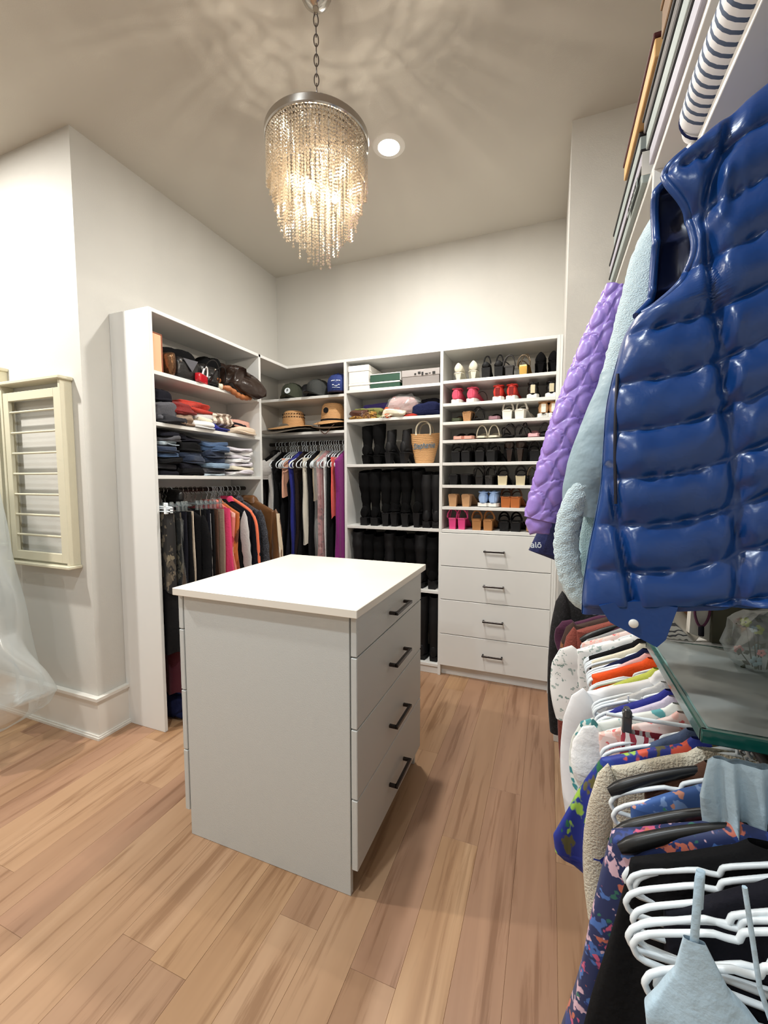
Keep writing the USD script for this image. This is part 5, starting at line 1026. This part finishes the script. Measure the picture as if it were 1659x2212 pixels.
fj = thing('fleece_jacket', 'pale aqua fleece jacket with grey satin sleeve hanging behind the puffer vest', 'jacket', (0, 0, 0))
def sleeve_tube(path, rad, n=26, k=8, flat=.85, fn=None, seed=0):
    P = smoothpath(path, k); r = np.interp(np.linspace(0, 1, len(P)), np.linspace(0, 1, len(rad)), rad); return tube(P, r, n, flat=flat)
obj('body', cloth_tube([(1.752, .27, .39, .02), (1.735, .20, .45, .03), (1.69, .15, .53, .035), (1.43, .10, .54, .045), (1.27, .06, .54, .05), (1.14, .05, .54, .05), (1.085, .07, .54, .045)], 5, n=60, folds=6, amp=.006), 'fleece_in', fj, 60)
for p in (fj + '/body',): UsdGeom.XformCommonAPI(UsdGeom.Mesh.Get(stage, p)).SetTranslate(Gf.Vec3d(0, .86, 0))
def bumpy(m, a, s, seed=0):
    v, f = m; return v + a * np.stack([nz(v, s, seed), nz(v, s, seed + 1), nz(v, s, seed + 2)], -1), f
obj('upper_sleeve', bumpy(sleeve_tube([(.185, .85, 1.725), (.160, .835, 1.66), (.140, .82, 1.56), (.116, .815, 1.44)], [.030, .040, .043, .043], k=14), .004, 160), 'fleece', fj, 60)
obj('lower_sleeve', bumpy(sleeve_tube([(.117, .815, 1.445), (.096, .81, 1.37), (.074, .812, 1.30), (.062, .82, 1.22)], [.045, .048, .048, .040], k=14), .008, 28, 4), 'satin_grey', fj, 60, label='smooth grey satin lower sleeve')
obj('rolled_edge', bumpy(sleeve_tube([(.130, .80, 1.335), (.085, .795, 1.305), (.048, .795, 1.255), (.030, .80, 1.19), (.036, .805, 1.12), (.066, .81, 1.062), (.10, .815, 1.055)], [.012, .018, .020, .020, .021, .018, .012], k=12), .004, 160, 7), 'fleece', fj, 60)

lj = thing('quilted_jacket', 'lavender jacket with heart-quilted sleeve hanging behind the fleece jacket', 'jacket', (0, 0, 0))
P = smoothpath([(.122, 1.02, 1.675), (.086, 1.02, 1.57), (.043, 1.015, 1.44), (.008, 1.01, 1.31), (-.014, 1.01, 1.215), (-.019, 1.01, 1.19)], 44); n_ = len(P); s_ = np.r_[0, np.cumsum(np.linalg.norm(np.diff(P, axis=0), axis=1))]
a = np.arange(96) / 96 * 2 * PI; T_ = np.gradient(P, axis=0); T_ /= np.linalg.norm(T_, axis=1, keepdims=True); rings = []
for i in range(n_):
    u_ = np.cross(T_[i], [0, 1, 0]); u_ /= np.linalg.norm(u_); w_ = np.cross(T_[i], u_); col = np.floor(a / (2 * PI) * 4); loc_ = (a / (2 * PI) * 4) % 1
    ph = ((s_[i] + .034 * (col % 2)) / .068) % 1; X_, Y_ = (loc_ - .5) * 2.25, -(ph - .5) * 2.5 + .12      # stitched hearts, point down, in staggered rows
    hf = (X_ ** 2 + Y_ ** 2 - 1) ** 3 - X_ ** 2 * Y_ ** 3; pf = np.where(hf < 0, .30 + .70 * np.clip(-hf * 2.5, 0, 1) ** .4, .30 + .45 * np.clip(hf / 3.0, 0, 1) ** .5) - .30 * np.exp(-(hf / .05) ** 2)
    R0 = np.interp(s_[i], [0, .1, .3, s_[-1]], [.024, .031, .035, .034]) ; r_ = R0 * .88 + .0075 * pf
    rings.append(P[i] + r_[:, None] * (np.cos(a)[:, None] * u_ + .8 * np.sin(a)[:, None] * w_))
obj('sleeve', loft(rings, cap0=True, cap1=True), 'nylon_lilac', lj, True)
obj('cuff', bumpy(sleeve_tube([(-.017, 1.01, 1.195), (-.020, 1.01, 1.175), (-.020, 1.01, 1.158)], [.026, .029, .022], k=6), .008, 60), 'nylon_lilac', lj, 60)
obj('body', cloth_tube([(1.735, .27, .39, .02), (1.69, .17, .53, .03), (1.43, .16, .54, .04), (1.16, .15, .54, .04)], 15, folds=6, amp=.006), 'nylon_lilac', lj, 60); UsdGeom.XformCommonAPI(UsdGeom.Mesh.Get(stage, lj + '/body')).SetTranslate(Gf.Vec3d(0, 1.03, 0))
nj = thing('navy_jacket', 'navy jersey jacket with white lettering at its hem behind the lavender sleeve', 'jacket', (0, 1.10, 0))
obj('body', cloth_tube([(1.75, .26, .40, .02), (1.69, .13, .53, .03), (1.612, .085, .54, .04), (1.40, .035, .54, .042), (1.25, .0, .54, .045), (1.174, -.022, .54, .045), (1.106, -.044, .54, .042), (1.090, .02, .54, .04)], 17, n=60, folds=5, amp=.006, hem=.003), 'jersey_navy', nj, 60)
tm = meshkit.text_mesh('al\u014d', .013, .001, True); obj('lettering', move(tm, (-.040, -.0335, 1.117), rx=PI / 2, ry=-.05), 'plastic_white', nj, False, label='small white lettering')
cj = thing('charcoal_jacket', 'charcoal jacket showing as a dark strip behind the lavender jacket', 'jacket', (0, 1.17, 0)); obj('body', cloth_tube([(1.76, .26, .40, .02), (1.70, .14, .53, .03), (1.60, .10, .54, .03), (1.25, .09, .54, .035)], 19, folds=5, amp=.006), 'cloth_charcoal', cj, 60); obj('sleeve', sleeve_tube([(.15, 0, 1.71), (.115, -.01, 1.6), (.085, 0, 1.4), (.08, 0, 1.25)], [.03, .04, .04, .034]), 'cloth_charcoal', cj, 60)
for y, nm in ((Y0, 'glossy dark blue puffer vest'), (.86, 'aqua fleece jacket'), (1.03, 'lavender quilted jacket'), (1.10, 'navy jersey jacket'), (1.17, 'charcoal jacket')):
    L_ = f'white plastic hanger holding the {nm} on the upper rod'; loc = (RXR, y, ZU - RODUP - .0035)
    if y == Y0: uh = tubular_hanger('plastic_hanger', L_, 'plastic_white', loc, PI, 'hangers on the upper rod', w=.30)
    else: dup(uh, L_, loc, PI)

# ---------------------------------------------------------------- clothes on the lower rod (seen from above)
print_fab('print_navy_floral', (28, 44, 92), [(206, 92, 128), (70, 110, 180), (216, 180, 196), (46, 110, 96), (200, 110, 90), (34, 60, 130), (28, 44, 92)], 40, .50, .6, soft=.05)
print_fab('print_tropical', (24, 44, 140), [(40, 110, 70), (150, 190, 70), (214, 84, 60), (30, 60, 150), (96, 92, 50)], 34, .46, .6, (1, 1, .6), soft=.05)
print_fab('print_teal', (226, 230, 224), [(60, 140, 146), (90, 160, 164), (60, 120, 120)], 30, .42); print_fab('print_blue_green', (60, 96, 160), [(60, 130, 110), (120, 150, 200), (200, 140, 120)], 36, .42)
print_fab('dots_white', (240, 240, 238), [(140, 160, 154), (170, 184, 180)], 38, .30); print_fab('print_lime', (150, 180, 80), [(30, 50, 60), (220, 230, 180)], 30, .4); print_fab('print_pinkwhite', (236, 214, 208), [(222, 110, 110), (240, 190, 180)], 40, .4)
stripe_fab('zigzag', (160, 52, 68), (232, 224, 222), 13, 'x', 9, .45, .85, 1.6); print_fab('lace_black', (18, 17, 19), [(40, 38, 42), (10, 10, 10)], 70, .45); print_fab('print_brown', (64, 42, 34), [(150, 96, 60), (40, 30, 30), (110, 70, 50)], 24, .42)
print_fab('print_redcream', (226, 214, 196), [(196, 40, 36), (210, 60, 44)], 60, .42)
mat('knit_rust', (138, 66, 54), .8, .3, 160, sheen_weight=.1); mat('crochet_cream', (222, 214, 194), .9, .6, 230); fabric('denim_soft', (64, 80, 110)); fabric('pale_blue', (176, 200, 216)); mat('cotton_white', (240, 241, 244), .75, .25, 18)
NZR = ZLW - RODUP - .0035
hfirst = {}
def put_hanger(kind, y, label, rz=0.0, dx=0.0):
    loc = (RXR + dx, y, NZR); kw = dict(group={'w': 'white tubular hangers on the lower right rod', 'b': 'black hangers on the lower right rod', 'c': 'clip hangers on the lower right rod'}[kind])
    if kind in hfirst: return dup(hfirst[kind], label, loc, PI + rz)
    if kind == 'w': hfirst[kind] = tubular_hanger('plastic_hanger', label, 'plastic_white', loc, PI + rz, r=.0041, **kw)
    if kind == 'b': hfirst[kind] = wire_hanger('velvet_hanger', label, 'plastic_black', loc, PI + rz, kw['group'], w=.42, broad=.014, r=.0024)
    if kind == 'c': hfirst[kind] = wire_hanger('clip_hanger', label, 'plastic_white', loc, PI + rz, kw['group'], w=.40, clips=True, m_clip='plastic_smoke')
    return hfirst[kind]
# (y, short look, category, material, kind, hanger, keywords, part materials)
lower = [
    (.700, 'long black dress in front of the navy floral dress', 'dress', 'cloth_black', 'flared', 'w', dict(w=.40, L=.76, th=.02, flare=.09), None),
    (.640, 'black tank dress between the near white hangers', 'dress', 'cloth_ink', 'top', 'w', dict(w=.34, L=.70, th=.02), None),
    (.742, 'long navy floral dress', 'dress', 'print_navy_floral', 'flared', 'b', dict(w=.44, L=.78, th=.030, flare=.085, folds=12), None),
    (.775, 'black velvet jacket on a thick black hanger', 'jacket', 'velvet_black', 'top', 'b', dict(w=.28, L=.6, th=.03), None),
    (.835, 'blue green printed blouse', 'blouse', 'print_blue_green', 'top', 'w', dict(w=.36, L=.55, th=.016), None),
    (.880, 'dark brown cardigan on a black hanger', 'cardigan', 'cloth_brown', 'top', 'b', dict(w=.30, L=.6, th=.018), None),
    (.920, 'cream crochet cardigan', 'cardigan', 'crochet_cream', 'top', 'w', dict(w=.40, L=.38, th=.016, sl=.34, sw=.026), None),
    (.938, 'red and cream printed dress', 'dress', 'print_redcream', 'strap', 'w', dict(w=.42, L=.50, th=.014, flare=.015), None),
    (.955, 'tropical navy and green printed dress', 'dress', 'print_tropical', 'flared', 'w', dict(w=.43, L=.34, th=.016, flare=.085), None),
    (.985, 'soft denim blue shirt', 'shirt', 'denim_soft', 'top', 'w', dict(w=.32, L=.5, th=.02), None),
    (1.020, 'red and white zigzag top on a smoke clip hanger', 'top', 'zigzag', 'pants', 'c', dict(w=.34, L=.45, th=.02), None),
    (1.055, 'red and white printed tee shirt', 'tee shirt', 'print_pinkwhite', 'top', 'w', dict(w=.42, L=.6, th=.016, sl=.13), {'sleeve': 'cloth_white'}),
    (1.090, 'teal and white printed blouse', 'blouse', 'print_teal', 'top', 'w', dict(w=.42, L=.5, th=.014, sl=.2), None),
    (1.125, 'pale pink and lilac top', 'top', 'cloth_lilac', 'top', 'w', dict(w=.36, L=.45, th=.014), None),
    (1.160, 'royal navy tee shirt with two white marks', 'tee shirt', 'cloth_royal', 'top', 'w', dict(w=.37, L=.5, th=.018), None),
    (1.200, 'pale grey shirt', 'shirt', 'cloth_light_grey', 'top', 'w', dict(w=.36, L=.5, th=.014), None),
    (1.240, 'bright white long-sleeved cotton blouse', 'blouse', 'cotton_white', 'shirt', 'w', dict(w=.44, L=.40, th=.020, sl=.36, sw=.045), None),
    (1.285, 'lime yellow satin top', 'top', 'cloth_lime', 'top', 'w', dict(w=.36, L=.45, th=.02), None),
    (1.320, 'black halter top with pointed strap', 'top', 'cloth_black', 'strap', 'w', dict(w=.34, L=.5, th=.02), None),
    (1.352, 'bright orange tank top', 'top', 'cloth_orange', 'top', 'w', dict(w=.40, L=.4, th=.022), None),
    (1.390, 'pale blush ruffled top', 'top', 'cloth_pale_pink', 'top', 'w', dict(w=.34, L=.4, th=.016), None),
    (1.425, 'navy blue cardigan', 'cardigan', 'cloth_navy', 'top', 'w', dict(w=.36, L=.5, th=.016), None),
    (1.465, 'ivory ribbed tank top', 'top', 'cloth_cream', 'top', 'w', dict(w=.38, L=.5, th=.014), None),
    (1.505, 'black sleeveless top beside the ivory tank', 'top', 'cloth_black', 'top', 'w', dict(w=.39, L=.5, th=.018), None),
    (1.565, 'white blouse with grey green dots and wide sleeve', 'blouse', 'dots_white', 'top', 'w', dict(w=.46, L=.40, th=.022, sl=.25, sw=.065), None),
    (1.620, 'white and red printed top behind the dotted blouse', 'top', 'print_pinkwhite', 'top', 'w', dict(w=.42, L=.45, th=.018), None),
    (1.660, 'grey pleated top', 'top', 'cloth_grey', 'top', 'w', dict(w=.38, L=.5, th=.016), None),
    (1.705, 'dark plum cardigan', 'cardigan', 'cloth_plum', 'top', 'b', dict(w=.40, L=.5, th=.02), None),
    (1.760, 'rust red knitted jacket', 'jacket', 'knit_rust', 'shirt', 'w', dict(w=.44, L=.62, th=.028, sl=.56), None),
    (1.815, 'dark brown leaf-printed dress', 'dress', 'print_brown', 'top', 'w', dict(w=.44, L=.60, th=.022, sl=.3), None),
    (1.865, 'dusty plum collared shirt', 'shirt', 'cloth_plum', 'shirt', 'w', dict(w=.44, L=.35, th=.018, sl=.14, sw=.06), None),
    (1.930, 'long black lace coat', 'coat', 'lace_black', 'top', 'w', dict(w=.52, L=.66, th=.030, sl=.62, flare=.03), None),
]
for i, (y, look, ct, m, kind, hk, kw, m2) in enumerate(lower):
    clip = kind == 'pants'
    t = hang_garment(ct.replace(' ', '_'), f'{look}, hanging on the lower right rod', ct, m, kind, (RXR, y, NZR + (-.042 if clip else 0) + (.10 if 'lace' in look else 0)), PI + .04 * math.sin(i * 1.9), m2=m2, seed=400 + i * 7, amp=.007, **{'folds': 10, **kw})
    put_hanger(hk, y, f'{dict(w="white tubular", b="thick black", c="smoke clip")[hk]} hanger holding the {look}'[:90], .04 * math.sin(i * 1.9))
    if 'two white marks' in look: obj('print_mark', cat(*[move(tube(smoothpath([(x_, -.022, -.06), (x_ + .01, -.024, -.05), (x_ + .012, -.022, -.035)], 4), .002, 5)) for x_ in (.09, .12)]), 'plastic_white', t, 60)
t = thing('top', 'pale blue strappy tank top at the very front of the lower right rod', 'top', (0, .520, 0))
obj('body', cloth_tube([(.778, .150, .170, .003), (.735, .144, .192, .008), (.700, .128, .225, .014), (.684, .116, .26, .018), (.655, .120, .40, .024), (.60, .118, .53, .028), (.30, .09, .55, .04)], 9, n=90, folds=16, amp=.008, edge=.004), 'pale_blue', t, 60)
obj('strap', tube([(.160, 0, .765), (.161, .002, .80), (.163, .006, .845), (.166, .012, .850), (.168, .018, .80)], .0042, 6, flat=.5), 'pale_blue', t, 60)
for q in (0, 1): obj('strap', tube([(.205 + .035 * q, .012, .845), (.222 + .03 * q, .008, .74), (.25 + .03 * q, .004, .655)], .0026, 6), 'pale_blue', t, 60)
put_hanger('w', .556, 'white tubular hanger holding the pale blue strappy tank top', .02, 0)
for k, (y, rz, dx) in enumerate(((.574, .09, .012), (.588, -.03, -.006), (.602, -.06, 0), (.615, .05, -.01), (.662, .03, -.005), (.682, -.04, .004), (.700, .05, 0.012))):
    put_hanger('w', y, f'bare white tubular hanger, {ORD[k]} from the front on the lower right rod', rz, dx)
for k, y in enumerate((.86, .94, 1.005, 1.07, 1.14, 1.18, 1.22, 1.265, 1.30, 1.37, 1.41, 1.445, 1.485, 1.53, 1.60, 1.64)):
    put_hanger('w', y, f'white tubular hanger without visible garment, {ORD[k]} behind the thick black hangers', .05 * math.sin(k * 2.1))
t = thing('scarf', 'pale blue grey scarf folded over the lower rod just in front of the glass panel', 'scarf', (0, .748, 0)); obj('folded_body', cloth_tube([(.862, .240, .47, .008), (.855, .234, .475, .012), (.80, .230, .475, .013), (.74, .245, .46, .012), (.715, .265, .44, .008)], 8, n=260, folds=34, amp=.013, m=26, hem=.02, edge=.012), 'pale_blue', t, 60)

# ---------------------------------------------------------------- plastic garment cover hanging at the left edge
t = thing('garment_cover', 'clear plastic garment cover hanging in front of the drying racks', 'garment cover', (0, 1.12, 0))
obj('film', cloth_tube([(1.60, -2.62, -2.50, .03), (1.45, -2.78, -2.36, .06), (.95, -2.80, -2.295, .08), (.60, -2.82, -2.225, .10), (.40, -2.85, -2.13, .12), (.30, -2.86, -2.085, .13), (.235, -2.86, -2.14, .13), (.17, -2.84, -2.27, .12)], 6, n=90, m=50, folds=5, amp=.02, edge=.012, hem=.02), 'cover_film', t, 30)
